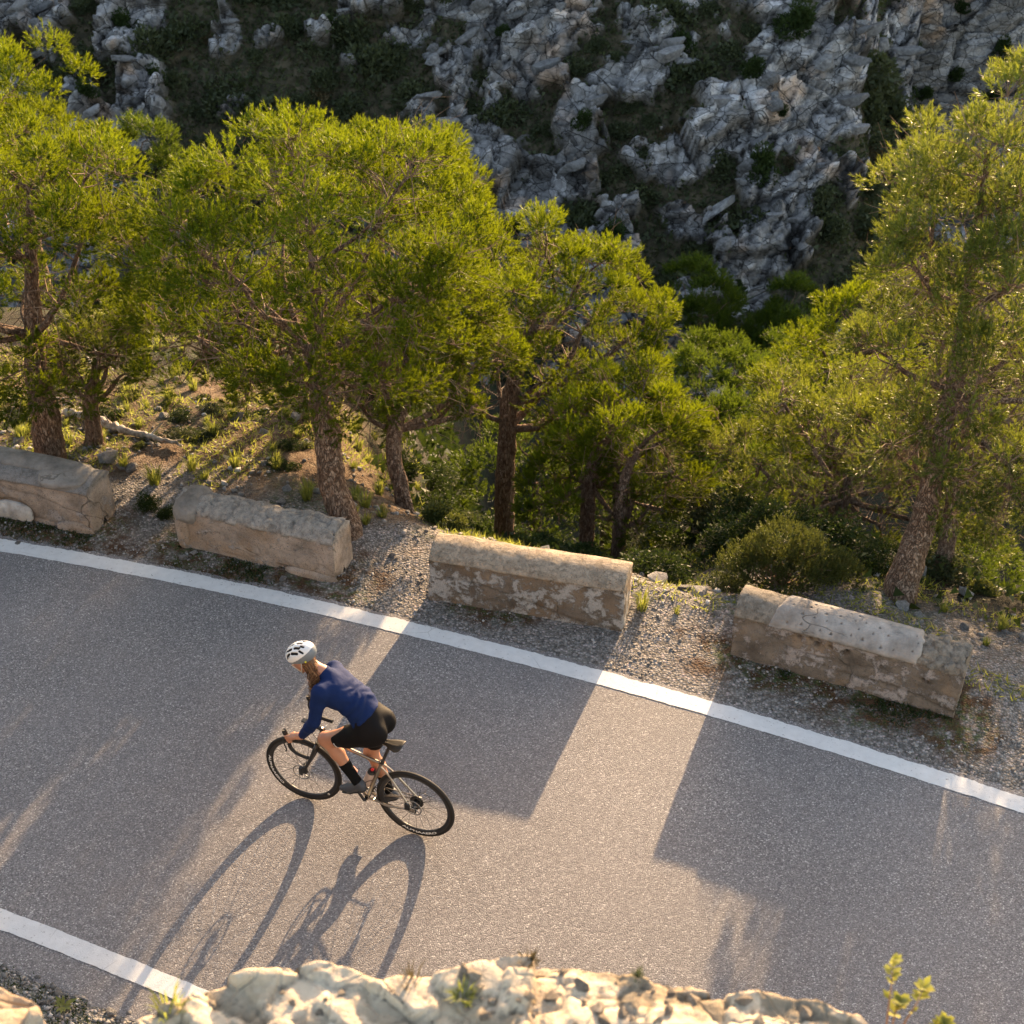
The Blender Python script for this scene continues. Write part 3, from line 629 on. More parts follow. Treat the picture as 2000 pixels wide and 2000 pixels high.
    td = rng.normal(0, 1, (n, 3)); td /= np.linalg.norm(td, axis=1)[:, None]; dt = np.sum(td*ax_[ii], axis=1); td = np.where((dt < -.15)[:, None], td-2*dt[:, None]*ax_[ii], td)
    cr = clr*(.7+.6*rng.random(M_)); bump_ = 1+.22*vnoise(td[:, 0]*2.6+ii, td[:, 1]*2.6, td[:, 2]*2.6, seed)
    low = rng.random(n) < .22; rr = cr[ii]*bump_*np.where(low, .35+.5*rng.random(n), .90+.15*rng.random(n))
    P = cen[ii]+td*(rr-.5*tuft[0])[:, None]*np.array([1, 1, .85]); DD = td*.8+up*.45+rng.normal(0, .12, (n, 3))
    keep = rng.random(n) < np.where(rad[ii] < .8, .25, 1.)
    P, DD, ii, td, low = P[keep], DD[keep], ii[keep], td[keep], low[keep]; n = len(P)
    hgt = (P[:, 2]-Lb[:, 2].min())/(np.ptp(Lb[:, 2])+1.5); tint = np.clip(rng.random(M_)[ii]*.40+.22*rng.random(n)+.24+.2*td[:, 2]+.42*(hgt-.5)+tintbias, 0, 1)  # tint rises with height and upward tilt: sunlit tops, shaded undersides painted in
    Ln = tuft[0]*(.6+.7*rng.random(n))
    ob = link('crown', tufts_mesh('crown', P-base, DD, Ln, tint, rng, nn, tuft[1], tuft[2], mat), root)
    tw = [A]; tb = [cen]; sA, sB = cen[ii][::4], P[::4]
    ra = [R0]; rb = [R0*.45]
    if bare:
        k = rng.integers(0, len(NP), bare); dd = rng.normal(0, 1, (bare, 3))+np.array([0, 0, .2]); dd += (NP[k]-ctr)*.5; dd /= np.linalg.norm(dd, axis=1)[:, None]
        B_ = NP[k]+dd*(.25+.6*rng.random(bare))[:, None]; tw.append(NP[k]); tb.append(B_); ra.append(np.full(bare, .006)); rb.append(np.full(bare, .002))
        k3 = np.repeat(np.arange(bare), 3); q = rng.random(len(k3))[:, None]; s0 = NP[k][k3]*(1-q)+B_[k3]*q; s1 = s0+(rng.normal(0, .6, (len(k3), 3))+dd[k3])*.16
        tw.append(s0); tb.append(s1); ra.append(np.full(len(k3), .003)); rb.append(np.full(len(k3), .0015))
    if not far:
        tm = twigs_mesh('twigs', np.concatenate(tw)-base, np.concatenate(tb)-base, np.concatenate(ra), np.concatenate(rb), TWIG, rng)
        tag(link('twigs', tm, root), kind='stuff')
        tag(link('twigs', twigs_mesh('twigs', sA-base, sB-base, np.full(len(sA), .0036), np.full(len(sA), .0018), TWIG, rng, m_=2), root), kind='stuff')
    bark_tube('trunk', trunk-base, tr, root, BARK)
    return root
def gz(x, y): return float(zground(x, y))
def on(x, y, dz=-.1): return (x, y, gz(x, y)+dz)
# the big pine behind the second block
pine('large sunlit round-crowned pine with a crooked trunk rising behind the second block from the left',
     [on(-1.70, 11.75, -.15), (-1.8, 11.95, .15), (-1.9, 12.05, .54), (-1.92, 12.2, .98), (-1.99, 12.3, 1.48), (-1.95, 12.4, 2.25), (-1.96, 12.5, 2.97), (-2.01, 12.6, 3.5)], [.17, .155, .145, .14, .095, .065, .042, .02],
     [(-2.12, 12.8, 2.55, 1.68, 1.3, 1.25), (-2.16, 12.7, 3.42, 1.05, 1.1, .58), (-1.1, 12.8, 3.1, .78, .85, .75), (-3.03, 12.7, 2.8, .85, .95, .7), (-2.9, 13.1, 1.75, 1.15, 1.15, .6), (-1.35, 12.8, 2.05, 1.0, 1.0, .6), (-.66, 12.9, 2.73, .5, .6, .64), (-2.0, 12.55, 1.55, 1.15, .85, .5), (-1.7, 11.95, 1.65, .8, .32, .42), (-1.35, 11.95, 2.45, .7, .35, .5), (-2.6, 12.0, 3.0, .8, .35, .5), (-2.8, 14.2, .9, 1.5, .9, .55), (-.95, 14.0, 1.5, .65, .8, .7)],  # last two lobes added behind the crown to cast shade on the road
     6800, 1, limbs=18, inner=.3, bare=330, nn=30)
pine('pine at the left edge behind the first block, its crown leaving the frame',
     [on(-5.24, 13.1, -.15), (-5.18, 13.1, .61), (-5.16, 13.15, 1.35), (-4.99, 13.2, 2.53), (-4.85, 13.2, 3.3)], [.19, .16, .12, .06, .02],
     [(-4.85, 13.2, 3.35, .95, .97, .7), (-5.1, 13.2, 2.51, 1.1, 1.2, .84), (-5.14, 13.5, 1.3, 1.0, 1.0, .55), (-5.9, 13.3, 2.93, .95, 1.0, 1.2)],
     5000, 2, limbs=14, inner=.3, bare=120, nn=28)
pine('small dark-trunked pine just right of the leftmost pine, beside the fallen log',
     [on(-4.93, 13.7, -.1), (-4.89, 13.7, .09), (-4.86, 13.75, .5), (-4.7, 13.8, 1.0)], [.12, .10, .09, .03], [(-4.75, 13.9, .85, .55, .6, .35), (-4.4, 13.9, 1.15, .5, .5, .3)], 500, 3, limbs=6, inner=.4, bare=60, mat=L_PINE_DRY)
pine('slender straight-trunked pine between the second and third blocks, under the large crown',
     [on(-1.24, 13.2, -.15), (-1.3, 13.3, -.41), (-1.37, 13.5, .1), (-1.1, 14.0, .7), (-.6, 14.3, 1.2)], [.105, .095, .09, .06, .03],
     [(-1.3, 14.2, .35, .85, .8, .45), (-.85, 14.8, .5, .8, .8, .5), (-1.2, 14.5, 1.0, .9, .9, .5), (-.32, 14.5, 1.35, .55, .6, .75), (-.45, 14.4, .75, .5, .6, .4)], 2600, 4, limbs=10, inner=.35, bare=120)
pine('pine with straight pale trunk behind the third block, crown spreading to the right',
     [on(-.12, 16.7, -.2), (-.11, 16.8, -2.9), (-.08, 16.85, -2.1), (-.02, 16.95, -1.3), (.25, 17.1, -.5), (.6, 17.3, .2)], [.165, .145, .135, .12, .08, .03],
     [(.2, 16.8, .64, .75, .8, .75), (.86, 17.5, -.30, 1.08, 1.08, 1.0), (1.55, 17.6, -.5, .73, .75, .82), (-.01, 17.0, -1.1, 1.3, 1.3, .7), (1.12, 17.5, -1.5, 1.0, 1.0, .7)],
     3900, 5, tuft=(.12, .07, .009), nn=24, limbs=14, inner=.3, bare=200, bole=.52)
pine('low spreading pine behind the right half of the third block with a twin thin trunk',
     [on(.98, 14.8, -.2), (1.0, 14.9, -2.1), (1.02, 15.0, -1.4), (1.15, 15.1, -.9), (1.41, 15.2, -.4)], [.11, .10, .09, .07, .03],
     [(1.55, 15.5, -1.08, .95, .95, .85), (1.15, 15.0, -1.65, 1.05, 1.0, .4), (2.2, 15.5, -1.49, .5, .55, .67), (1.17, 14.9, -.6, .59, .6, .3)],
     3000, 6, tuft=(.11, .066, .008), nn=24, limbs=12, inner=.35, bare=200, bole=.6)
pine('thin dark pine trunk standing close beside the low spreading pine behind the third block',
     [on(1.35, 14.2, -.2), (1.38, 14.3, -1.6), (1.42, 14.5, -1.1), (1.6, 14.7, -.8)], [.1, .09, .07, .02], [(1.75, 14.9, -1.3, .5, .5, .35)], 220, 7, limbs=5, inner=.3, bare=50)
pine('tall pine on the right edge with bare silvery twigs, its trunk behind the fourth block',
     [on(3.97, 11.1, -.15), (4.08, 11.3, .0), (4.21, 11.5, .38), (4.29, 11.7, 1.01), (4.39, 12.0, 2.02), (4.4, 12.2, 3.02), (4.38, 12.3, 4.0)], [.18, .155, .135, .10, .07, .045, .02],
     [(4.21, 13.3, 3.0, .5, .5, .5), (4.25, 12.7, 3.7, .62, .6, .6), (4.75, 12.2, 4.2, .62, .6, .6), (4.42, 12.3, 2.92, .9, .9, .7), (4.36, 12.2, 1.91, 1.0, 1.0, .66), (5.01, 11.9, .95, .94, .94, .71), (4.3, 12.3, .85, .85, .8, .5), (5.2, 12.1, 3.12, .85, .9, 1.28), (4.5, 11.45, 2.2, .7, .45, .6), (4.35, 11.3, 1.25, .75, .45, .5), (4.6, 11.6, 3.0, .6, .4, .6), (5.9, 12.8, 1.15, .9, .8, .7), (6.3, 14.2, 1.5, .9, .8, .6)],  # last two lobes added, mostly out of view, to shade the right road
     6200, 8, mat=L_PINE_DRY, tuft=(.11, .066, .0075), limbs=22, inner=.45, bare=620, nn=26)
pine('second thinner pine trunk right beside the tall pine on the right edge',
     [on(4.62, 11.9, -.15), (4.74, 12.1, -.74), (4.81, 12.3, -.2), (4.81, 12.5, .49), (4.9, 12.7, 1.2)], [.11, .1, .09, .07, .03], [(5.3, 12.9, .2, .7, .7, .5), (4.6, 13.2, .3, .7, .7, .4)], 1100, 9, mat=L_PINE_DRY, limbs=9, inner=.5, bare=200)
pine('round bright pine crown rising left of the tall right-edge pine, farther down the slope',
     [on(5.2, 18.4, -.3), (5.2, 18.4, -3.2), (5.2, 18.3, -1.8), (5.2, 18.3, -.8)], [.2, .17, .12, .03],
     [(4.95, 18, -.95, .82, .82, .62), (5.9, 18, -.6, 1.0, .89, .62), (4.68, 17.6, -1.89, 1.13, 1.1, .9), (4.46, 18.2, -3.0, .88, .88, .76), (5.8, 17.8, -2.2, 1.2, 1.1, .9)],
     3100, 10, mat=L_PINE, tuft=(.13, .075, .010), nn=22, limbs=14, inner=.35, bare=120)
TW = (.20, .12, .016)
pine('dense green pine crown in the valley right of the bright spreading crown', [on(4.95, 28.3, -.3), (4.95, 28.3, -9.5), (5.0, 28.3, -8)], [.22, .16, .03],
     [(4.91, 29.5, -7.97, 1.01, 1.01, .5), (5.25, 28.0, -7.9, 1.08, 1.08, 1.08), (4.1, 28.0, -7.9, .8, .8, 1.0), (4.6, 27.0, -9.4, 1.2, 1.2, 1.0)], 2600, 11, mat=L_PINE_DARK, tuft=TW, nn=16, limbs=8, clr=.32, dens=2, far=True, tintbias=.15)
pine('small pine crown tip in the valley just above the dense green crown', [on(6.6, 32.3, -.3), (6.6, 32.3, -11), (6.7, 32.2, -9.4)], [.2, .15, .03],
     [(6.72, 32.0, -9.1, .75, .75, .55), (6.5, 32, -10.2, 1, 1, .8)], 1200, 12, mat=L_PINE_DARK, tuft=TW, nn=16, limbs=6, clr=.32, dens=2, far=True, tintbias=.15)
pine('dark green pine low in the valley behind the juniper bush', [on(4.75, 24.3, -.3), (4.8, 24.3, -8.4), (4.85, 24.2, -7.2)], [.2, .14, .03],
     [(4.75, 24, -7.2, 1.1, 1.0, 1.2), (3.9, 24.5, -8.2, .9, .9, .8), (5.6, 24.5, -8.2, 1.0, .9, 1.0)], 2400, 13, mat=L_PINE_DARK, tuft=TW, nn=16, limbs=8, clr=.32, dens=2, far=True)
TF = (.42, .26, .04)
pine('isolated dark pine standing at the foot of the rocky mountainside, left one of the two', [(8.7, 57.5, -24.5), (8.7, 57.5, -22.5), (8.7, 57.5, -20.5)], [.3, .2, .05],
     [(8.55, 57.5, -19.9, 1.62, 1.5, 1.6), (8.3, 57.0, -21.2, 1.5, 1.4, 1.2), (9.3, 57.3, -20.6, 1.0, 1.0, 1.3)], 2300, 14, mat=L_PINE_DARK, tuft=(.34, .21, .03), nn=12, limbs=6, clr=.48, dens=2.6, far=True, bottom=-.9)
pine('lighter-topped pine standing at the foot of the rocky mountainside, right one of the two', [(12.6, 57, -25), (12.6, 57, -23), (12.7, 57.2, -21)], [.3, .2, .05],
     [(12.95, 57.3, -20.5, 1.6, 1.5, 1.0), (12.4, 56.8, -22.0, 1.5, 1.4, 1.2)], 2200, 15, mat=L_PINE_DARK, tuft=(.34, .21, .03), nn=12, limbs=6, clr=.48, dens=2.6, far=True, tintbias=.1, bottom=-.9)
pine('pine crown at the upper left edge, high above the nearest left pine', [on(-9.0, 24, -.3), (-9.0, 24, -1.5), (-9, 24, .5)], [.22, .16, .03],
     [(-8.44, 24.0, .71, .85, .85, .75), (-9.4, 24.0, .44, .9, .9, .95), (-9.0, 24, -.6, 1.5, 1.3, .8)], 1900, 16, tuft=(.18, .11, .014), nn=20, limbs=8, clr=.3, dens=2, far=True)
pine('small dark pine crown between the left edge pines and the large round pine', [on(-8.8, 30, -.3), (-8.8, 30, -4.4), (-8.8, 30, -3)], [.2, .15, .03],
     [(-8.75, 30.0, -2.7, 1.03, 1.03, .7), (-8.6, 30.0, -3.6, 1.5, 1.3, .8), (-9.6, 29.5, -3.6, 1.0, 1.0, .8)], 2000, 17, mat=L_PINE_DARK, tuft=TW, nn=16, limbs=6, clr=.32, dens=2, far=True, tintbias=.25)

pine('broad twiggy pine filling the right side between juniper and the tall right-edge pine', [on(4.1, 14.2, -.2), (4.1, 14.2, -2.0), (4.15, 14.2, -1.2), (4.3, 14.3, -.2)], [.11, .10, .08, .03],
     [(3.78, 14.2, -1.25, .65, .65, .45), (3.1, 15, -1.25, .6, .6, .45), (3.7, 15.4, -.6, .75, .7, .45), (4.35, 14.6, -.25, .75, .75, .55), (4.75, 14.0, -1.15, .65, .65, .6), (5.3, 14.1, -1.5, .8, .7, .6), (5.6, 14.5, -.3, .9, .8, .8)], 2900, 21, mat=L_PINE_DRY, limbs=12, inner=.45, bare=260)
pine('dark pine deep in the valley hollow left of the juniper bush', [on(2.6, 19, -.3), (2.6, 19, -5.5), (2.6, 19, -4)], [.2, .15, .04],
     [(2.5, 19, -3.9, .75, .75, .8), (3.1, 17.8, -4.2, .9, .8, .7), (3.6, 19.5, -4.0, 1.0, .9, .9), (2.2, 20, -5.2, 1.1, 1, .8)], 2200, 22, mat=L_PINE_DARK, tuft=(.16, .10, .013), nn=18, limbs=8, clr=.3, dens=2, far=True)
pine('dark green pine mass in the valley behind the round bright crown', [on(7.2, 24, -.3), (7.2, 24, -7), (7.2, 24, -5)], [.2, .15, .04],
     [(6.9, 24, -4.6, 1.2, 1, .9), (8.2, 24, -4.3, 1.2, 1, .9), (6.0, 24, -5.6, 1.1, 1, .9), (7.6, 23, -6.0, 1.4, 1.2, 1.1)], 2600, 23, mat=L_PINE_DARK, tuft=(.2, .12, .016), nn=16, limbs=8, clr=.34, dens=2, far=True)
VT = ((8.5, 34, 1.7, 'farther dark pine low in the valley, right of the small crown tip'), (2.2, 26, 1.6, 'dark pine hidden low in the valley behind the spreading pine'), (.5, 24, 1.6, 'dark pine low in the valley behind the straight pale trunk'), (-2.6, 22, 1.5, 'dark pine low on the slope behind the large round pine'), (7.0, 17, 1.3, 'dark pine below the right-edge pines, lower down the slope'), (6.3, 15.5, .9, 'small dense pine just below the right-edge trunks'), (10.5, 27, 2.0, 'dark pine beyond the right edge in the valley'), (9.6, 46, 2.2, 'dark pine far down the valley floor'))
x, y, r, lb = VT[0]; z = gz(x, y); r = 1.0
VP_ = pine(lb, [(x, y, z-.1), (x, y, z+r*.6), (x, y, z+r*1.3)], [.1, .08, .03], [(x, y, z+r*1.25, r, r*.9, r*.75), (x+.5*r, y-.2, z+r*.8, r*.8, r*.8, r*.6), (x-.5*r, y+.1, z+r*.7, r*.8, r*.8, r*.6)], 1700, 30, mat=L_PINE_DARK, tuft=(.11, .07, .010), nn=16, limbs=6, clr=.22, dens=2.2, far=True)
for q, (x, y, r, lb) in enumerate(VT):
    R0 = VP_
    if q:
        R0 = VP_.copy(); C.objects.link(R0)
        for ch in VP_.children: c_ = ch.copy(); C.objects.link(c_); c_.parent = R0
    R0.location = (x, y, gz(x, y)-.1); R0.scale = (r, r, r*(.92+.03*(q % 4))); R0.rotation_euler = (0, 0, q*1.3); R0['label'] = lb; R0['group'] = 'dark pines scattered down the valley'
pine('added pine hidden behind the large round pine to shade the left road', [on(-1.9, 17.4, -.2), (-1.9, 17.4, -1.0), (-1.85, 17.4, .5), (-1.8, 17.4, 1.5)], [.17, .14, .11, .03],  # added behind the large crown to block sun from the left road
     [(-2.3, 17.4, 1.75, .9, .9, .45), (-1.5, 17.4, 1.75, .85, .9, .5), (-.95, 17.2, 1.5, .55, .6, .5), (-2.9, 17.5, 1.5, .7, .8, .45), (-3.3, 14.9, .95, .8, .7, .42), (-2.4, 15.0, 1.1, .8, .7, .45), (-3.9, 14.8, .8, .7, .6, .4)], 3300, 24, limbs=10, inner=.1, bottom=-.8)
# ------------------------------------------------------------------ stones, rocks
def m_stone(name, a, b, c):
    M = Mat(name, .9, .2); co = M.co('Object'); oi = M.n('ShaderNodeObjectInfo').outputs['Random']
    n = M.noise(co, 3.5, 6, .65); col = M.ramp(n, [(.3, a), (.5, b), (.7, c)])
    col = M.mix(1, col, M.ramp(oi, [(0, .7), (1, 1.25)]), 'MULTIPLY')
    col = M.mix(M.ramp(M.noise(co, 14, 4, .7), [(.55, 0), (.68, .5)]), col, (.09, .08, .07)); M.col(col); M.bump(M.noise(co, 9, 6, .7), .12, .8); return M.m
ST_G = m_stone('limestone_stone', (.17, .155, .145), (.26, .245, .23), (.36, .345, .325))
ST_M = m_stone('mountain_stone', (.08, .078, .078), (.16, .157, .157), (.25, .247, .247))
def hull_mesh(name, seed, n, sc, mat):
    r = random.Random(seed); bm = bmesh.new()
    for _ in range(n):
        v = Vector((r.gauss(0, 1), r.gauss(0, 1), r.gauss(0, 1))).normalized()*r.uniform(.75, 1.05); bm.verts.new((v.x*sc[0], v.y*sc[1], v.z*sc[2]))
    bmesh.ops.convex_hull(bm, input=bm.verts[:]); 
    for v in [v for v in bm.verts if not v.link_faces]: bm.verts.remove(v)
    me = bpy.data.meshes.new(name); bm.to_mesh(me); bm.free(); me.materials.append(mat); return me
def boulder_mesh(name, seed, sc, mat):
    r = random.Random(seed); bm = bmesh.new()
    for _ in range(15):
        v = Vector((r.gauss(0, 1), r.gauss(0, 1), r.gauss(0, 1))).normalized(); bm.verts.new((v.x*sc[0], v.y*sc[1], v.z*sc[2]))
    bmesh.ops.convex_hull(bm, input=bm.verts[:])
    for v in [v for v in bm.verts if not v.link_faces]: bm.verts.remove(v)
    bmesh.ops.bevel(bm, geom=bm.edges[:], offset=.025, segments=1, affect='EDGES')
    me = bpy.data.meshes.new(name); bm.to_mesh(me); bm.free(); me.materials.append(mat); return me
STM = [hull_mesh('stone', i, 14, ((1, .85, .6), (1, .7, .55), (.9, .9, .7))[i % 3], ST_G) for i in range(7)]
BLD = [boulder_mesh('boulder', 20+i, ((1, .8, .62), (1.3, .8, .6), (1, .9, .85), (1.5, .7, .5))[i % 4], ST_M) for i in range(9)]
rs = random.Random(5)
def stone(x, y, r, parent, z=None, i=None, nm='stone', meshes=STM, sink=.35):
    me = meshes[rs.randrange(len(meshes)) if i is None else i]; ob = link(nm, me, parent)
    z = gz(x, y) if z is None else z
    ob.location = (x, y, z+r*sink*.6); ob.scale = (r, r, r); ob.rotation_euler = (rs.uniform(-.4, .4), rs.uniform(-.4, .4), rs.uniform(0, 6.28)); return ob
cnt = 0
while cnt < 85:      # near verge, below the near line
    x = rs.uniform(-5.0, -2.2); sn_ = rs.uniform(.42, 1.25); y = float(ynear(x))-sn_
    stone(x, y, rs.choice((.02, .03, .035, .045, .06)), ground); cnt += 1
while cnt < 190:     # far shoulder and the slope behind the blocks
    x = rs.uniform(-6, 5.4); s_ = rs.uniform(.1, 3.2)**1.0; y = float(yfar(x))+s_
    stone(x, y, rs.choice((.018, .022, .03, .035, .05)) if s_ < 1.5 else rs.choice((.03, .05, .07, .1)), ground); cnt += 1
for x, y, r in ((-5.18, 11.62, .05), (-3.39, 11.37, .07), (-3.3, 11.45, .05), (-4.3, 13.05, .12), (-4.62, 13.25, .16), (1.5, 11.2, .15), (1.75, 11.0, .1), (4.4, 11.9, .16), (4.8, 11.4, .12), (-3.4, 14.6, .14), (-3.1, 14.9, .1), (-2.7, 14.7, .12), (-3.0, 14.2, .09), (-2.5, 14.1, .08), (1.9, 10.9, .12), (-5.0, 13.0, .14)): stone(x, y, r, ground)
def pebbles(name, n, fn, rlo, rhi, mat, seed, attrs=None):
    rng = np.random.default_rng(seed); base = np.array([v.co[:] for v in STM[0].vertices])
    cube = np.array([[a, b, c] for a in (-1, 1) for b in (-1, 1) for c in (-1, 1)], float)*.62
    cf = np.array([[0, 1, 3], [0, 3, 2], [4, 6, 7], [4, 7, 5], [0, 4, 5], [0, 5, 1], [2, 3, 7], [2, 7, 6], [0, 2, 6], [0, 6, 4], [1, 5, 7], [1, 7, 3]])
    x, y, z = fn(rng, n); n = len(x); r = rlo*(rhi/rlo)**(rng.random(n)**2.2)
    V = cube[None]*(1+rng.normal(0, .28, (n, 8, 3)))*np.array([1, .85, .6]); a = rng.random(n)*6.28; ca, sa = np.cos(a)[:, None], np.sin(a)[:, None]
    V = np.stack([V[..., 0]*ca-V[..., 1]*sa, V[..., 0]*sa+V[..., 1]*ca, V[..., 2]], -1)*r[:, None, None]+np.stack([x, y, z+r*.15], -1)[:, None, :]
    T = (np.arange(n)[:, None, None]*8+cf[None]).reshape(-1, 3)
    ob = link(name, mesh_np(name, V.reshape(-1, 3), None, T, mat, False, {'tint': np.repeat(rng.random(n), 8)})); return tag(ob, kind='stuff')
GRV = Mat('gravel', .9, .2); GRV.col(GRV.ramp(GRV.attr('tint'), [(0, (.10, .092, .085)), (.5, (.18, .168, .155)), (.9, (.27, .255, .24)), (1, (.42, .4, .38))])); GRV = GRV.m
def f_sh(rng, n):
    x = rng.uniform(-6.3, 5.6, n); s_ = np.abs(rng.normal(.55, .6, n))+.02; y = yfar(x)+s_; k = (fbm(x*2, y*2, 0, 3, 44) > -.25); x, y = x[k], y[k]; return x, y, zground(x, y)
def f_nr(rng, n):
    x = rng.uniform(-5.2, -1.8, n); y = ynear(x)-.40-np.abs(rng.normal(.1, .55, n)); return x, y, zground(x, y)
def f_sl(rng, n):
    x = rng.uniform(-6.5, 6, n); y = yfar(x)+1.4+np.abs(rng.normal(0, 2.2, n)); k = fbm(x*1.5, y*1.5, 0, 3, 46) > .0; x, y = x[k], y[k]; return x, y, zground(x, y)
pebbles('gravel', 8500, f_sh, .006, .022, GRV, 1); pebbles('gravel', 2600, f_nr, .008, .032, GRV, 2); pebbles('gravel', 2600, f_sl, .012, .055, GRV, 3)
# boulders bedded in the far mountainside
flat = np.argwhere((soilm < .35) & (CL < .5) & (XX > -30) & (XX < 24) & (ZZ > -30) & (ZZ < -9)); ok = 0; rsn = np.random.default_rng(8)
for i, j in flat[rsn.choice(len(flat), 290, replace=False)]:
    ob = link('boulder', BLD[rs.randrange(9)], mountain); r = rs.choice((.28, .35, .45, .55, .7)); ob.location = Vm[i, j]+np.array([0, -.25, .15])*r; ob.scale = (r*1.2, r*.7, r); ob.rotation_euler = (rs.uniform(-.5, .2), rs.uniform(-.6, .1), rs.uniform(-.5, .5))
# ------------------------------------------------------------------ bushes and grass
def bush_mesh(name, seed, mat, nl=1700, sz=.10, lobes=9, up=.3, flat_=.8):
    rng = np.random.default_rng(seed); L = rng.normal(0, 1, (lobes, 3)); L /= np.linalg.norm(L, axis=1)[:, None]; L *= (.25+.4*rng.random(lobes))[:, None]; L[:, 2] = np.abs(L[:, 2])*flat_+.15
    lr = .30+.22*rng.random(lobes); i = rng.integers(0, lobes, nl); d = rng.normal(0, 1, (nl, 3)); d /= np.linalg.norm(d, axis=1)[:, None]
    k = 1+.28*vnoise(d[:, 0]*3+i, d[:, 1]*3, d[:, 2]*3, seed); P = L[i]+d*(lr[i]*k*(.72+.28*rng.random(nl)))[:, None]; P[:, 2] = np.maximum(P[:, 2], 0)
    a = d+rng.normal(0, .6, (nl, 3))+np.array([0, 0, up]); a /= np.linalg.norm(a, axis=1)[:, None]; b = np.cross(a, rng.normal(0, 1, (nl, 3))); b /= np.linalg.norm(b, axis=1)[:, None]
    s_ = sz*(.6+.8*rng.random(nl))[:, None]
    V = np.stack([P-b*s_*.45, P+b*s_*.45, P+a*s_*1.2], 1).reshape(-1, 3); t = np.repeat(np.clip(rng.random(lobes)[i]*.6+.4*rng.random(nl), 0, 1), 3)
    return mesh_np(name, V, None, np.arange(nl*3).reshape(-1, 3), mat, False, {'tint': t})
BD = [bush_mesh('bush', 40+i, L_SCRUB, 2000, .10) for i in range(4)]; BG = [bush_mesh('bush', 50+i, L_SCRUBG, 2000, .10, 7, .6, 1.3) for i in range(3)]; BB = [bush_mesh('bush', 60+i, L_SCRUBB, 1500, .09, 9, .3, .6) for i in range(2)]
rsn = np.random.default_rng(9)
ZN = ((130, 'above the left edge'), (330, 'above the small dark crown'), (480, 'above the round pine left flank'), (640, 'above the round pine top'), (800, 'above the round pine right half'), (950, 'right of the round pine'), (1100, 'above the spreading crown'), (1250, 'left of the two foot pines'), (1400, 'above the left foot pine'), (1540, 'above the right foot pine'), (1680, 'in the gully'), (9999, 'by the sheer cliff'))
def zone(px): return next(n_ for l_, n_ in ZN if px < l_)
def scatter_mtn(mask, n, meshes, rlo, rhi, label, group, nm='bush', zs=1., mind=.9):
    idx = np.argwhere(mask); idx = idx[rsn.choice(len(idx), n*6)]; got = []; 
    for i, j in idx:
        p = Vm[i, j]; r = rs.uniform(rlo, rhi)
        if any((p[0]-q[0])**2+(p[2]-q[2])**2 < (mind*r)**2 for q in got): continue
        got.append(p); ob = link(nm, meshes[rs.randrange(len(meshes))]); ob.location = p+np.array([0, .1*r, -.25*r]); ob.scale = (r*rs.uniform(.9, 1.3), r, r*zs*rs.uniform(.8, 1.1)); ob.rotation_euler = (rs.uniform(0, .3), 0, rs.uniform(0, 6.28))
        px = 1000+2700*p[0]/(p[1]*.815+(8.67-p[2])*.579); zn = zone(px); hz = 'high' if p[2] > -14.5 else 'low' if p[2] < -20.5 else 'midway'
        tag(ob, ('broad ' if r > .66*rhi+.34*rlo else 'small ' if r < .33*rhi+.67*rlo else '')+label+' '+hz+' on the far slope, '+zn, 'bush', group)
        if len(got) >= n: break
VIS = (XX > -32) & (XX < 36) & (ZZ > -31) & (ZZ < -9)
scatter_mtn(VIS & (soilm > .6), 210, BD, .7, 2.2, 'dark bush', 'dark bushes on the far mountainside')
scatter_mtn(VIS & (soilm < .7), 62, BG, .5, 1.2, 'upright green bush', 'green bushes among the mountain rocks', zs=1.2, mind=3)
scatter_mtn(VIS & (soilm > .3), 20, BB, .5, 1.1, 'brown dried bush', 'brown dry bushes on the far mountainside', mind=2)
for i in range(7):
    ob = link('bush', BD[i % 4]); x = (19.5, 20.5, 22, 21, 19.5, 23.5, 22.5)[i]; z = (-24, -21, -19, -17, -15.5, -25.5, -23)[i]; y, _ = mountain_y(np.array(x), np.array(z)); ob.location = (x, float(y)-.8, z-.5); r = (2.0, 2.3, 2.0, 1.8, 2.0, 2.3, 1.7)[i]; ob.scale = (r*1.1, r, r)
    tag(ob, 'large dark rounded bush '+('at the foot of the gully', 'in the gully, second lowest', 'in the middle of the gully right side', 'in the gully above its middle', 'at the top of the gully', 'below the sheer cliff foot', 'leaning on the sheer cliff base')[i], 'bush', 'large bushes in the gully beside the cliff')
# low scrub that nobody could count, all over the mountain's soil bands
idx = np.argwhere(VIS & (soilm > .15)); idx = idx[rsn.choice(len(idx), 46000)]; Pn = Vm[idx[:, 0], idx[:, 1]]
a_ = rsn.normal(0, 1, (len(Pn), 3))+np.array([0, -.5, .8]); a_ /= np.linalg.norm(a_, axis=1)[:, None]; b_ = np.cross(a_, rsn.normal(0, 1, (len(Pn), 3))); b_ /= np.linalg.norm(b_, axis=1)[:, None]; s_ = (.08+.20*rsn.random(len(Pn)))[:, None]
Pn = Pn+a_*s_*.5
tag(link('low_scrub', mesh_np('low_scrub', np.stack([Pn-b_*s_*.6, Pn+b_*s_*.6, Pn+a_*s_], 1).reshape(-1, 3), None, np.arange(len(Pn)*3).reshape(-1, 3), L_SCRUB, False, {'tint': np.repeat(rsn.random(len(Pn)), 3)})), kind='stuff')
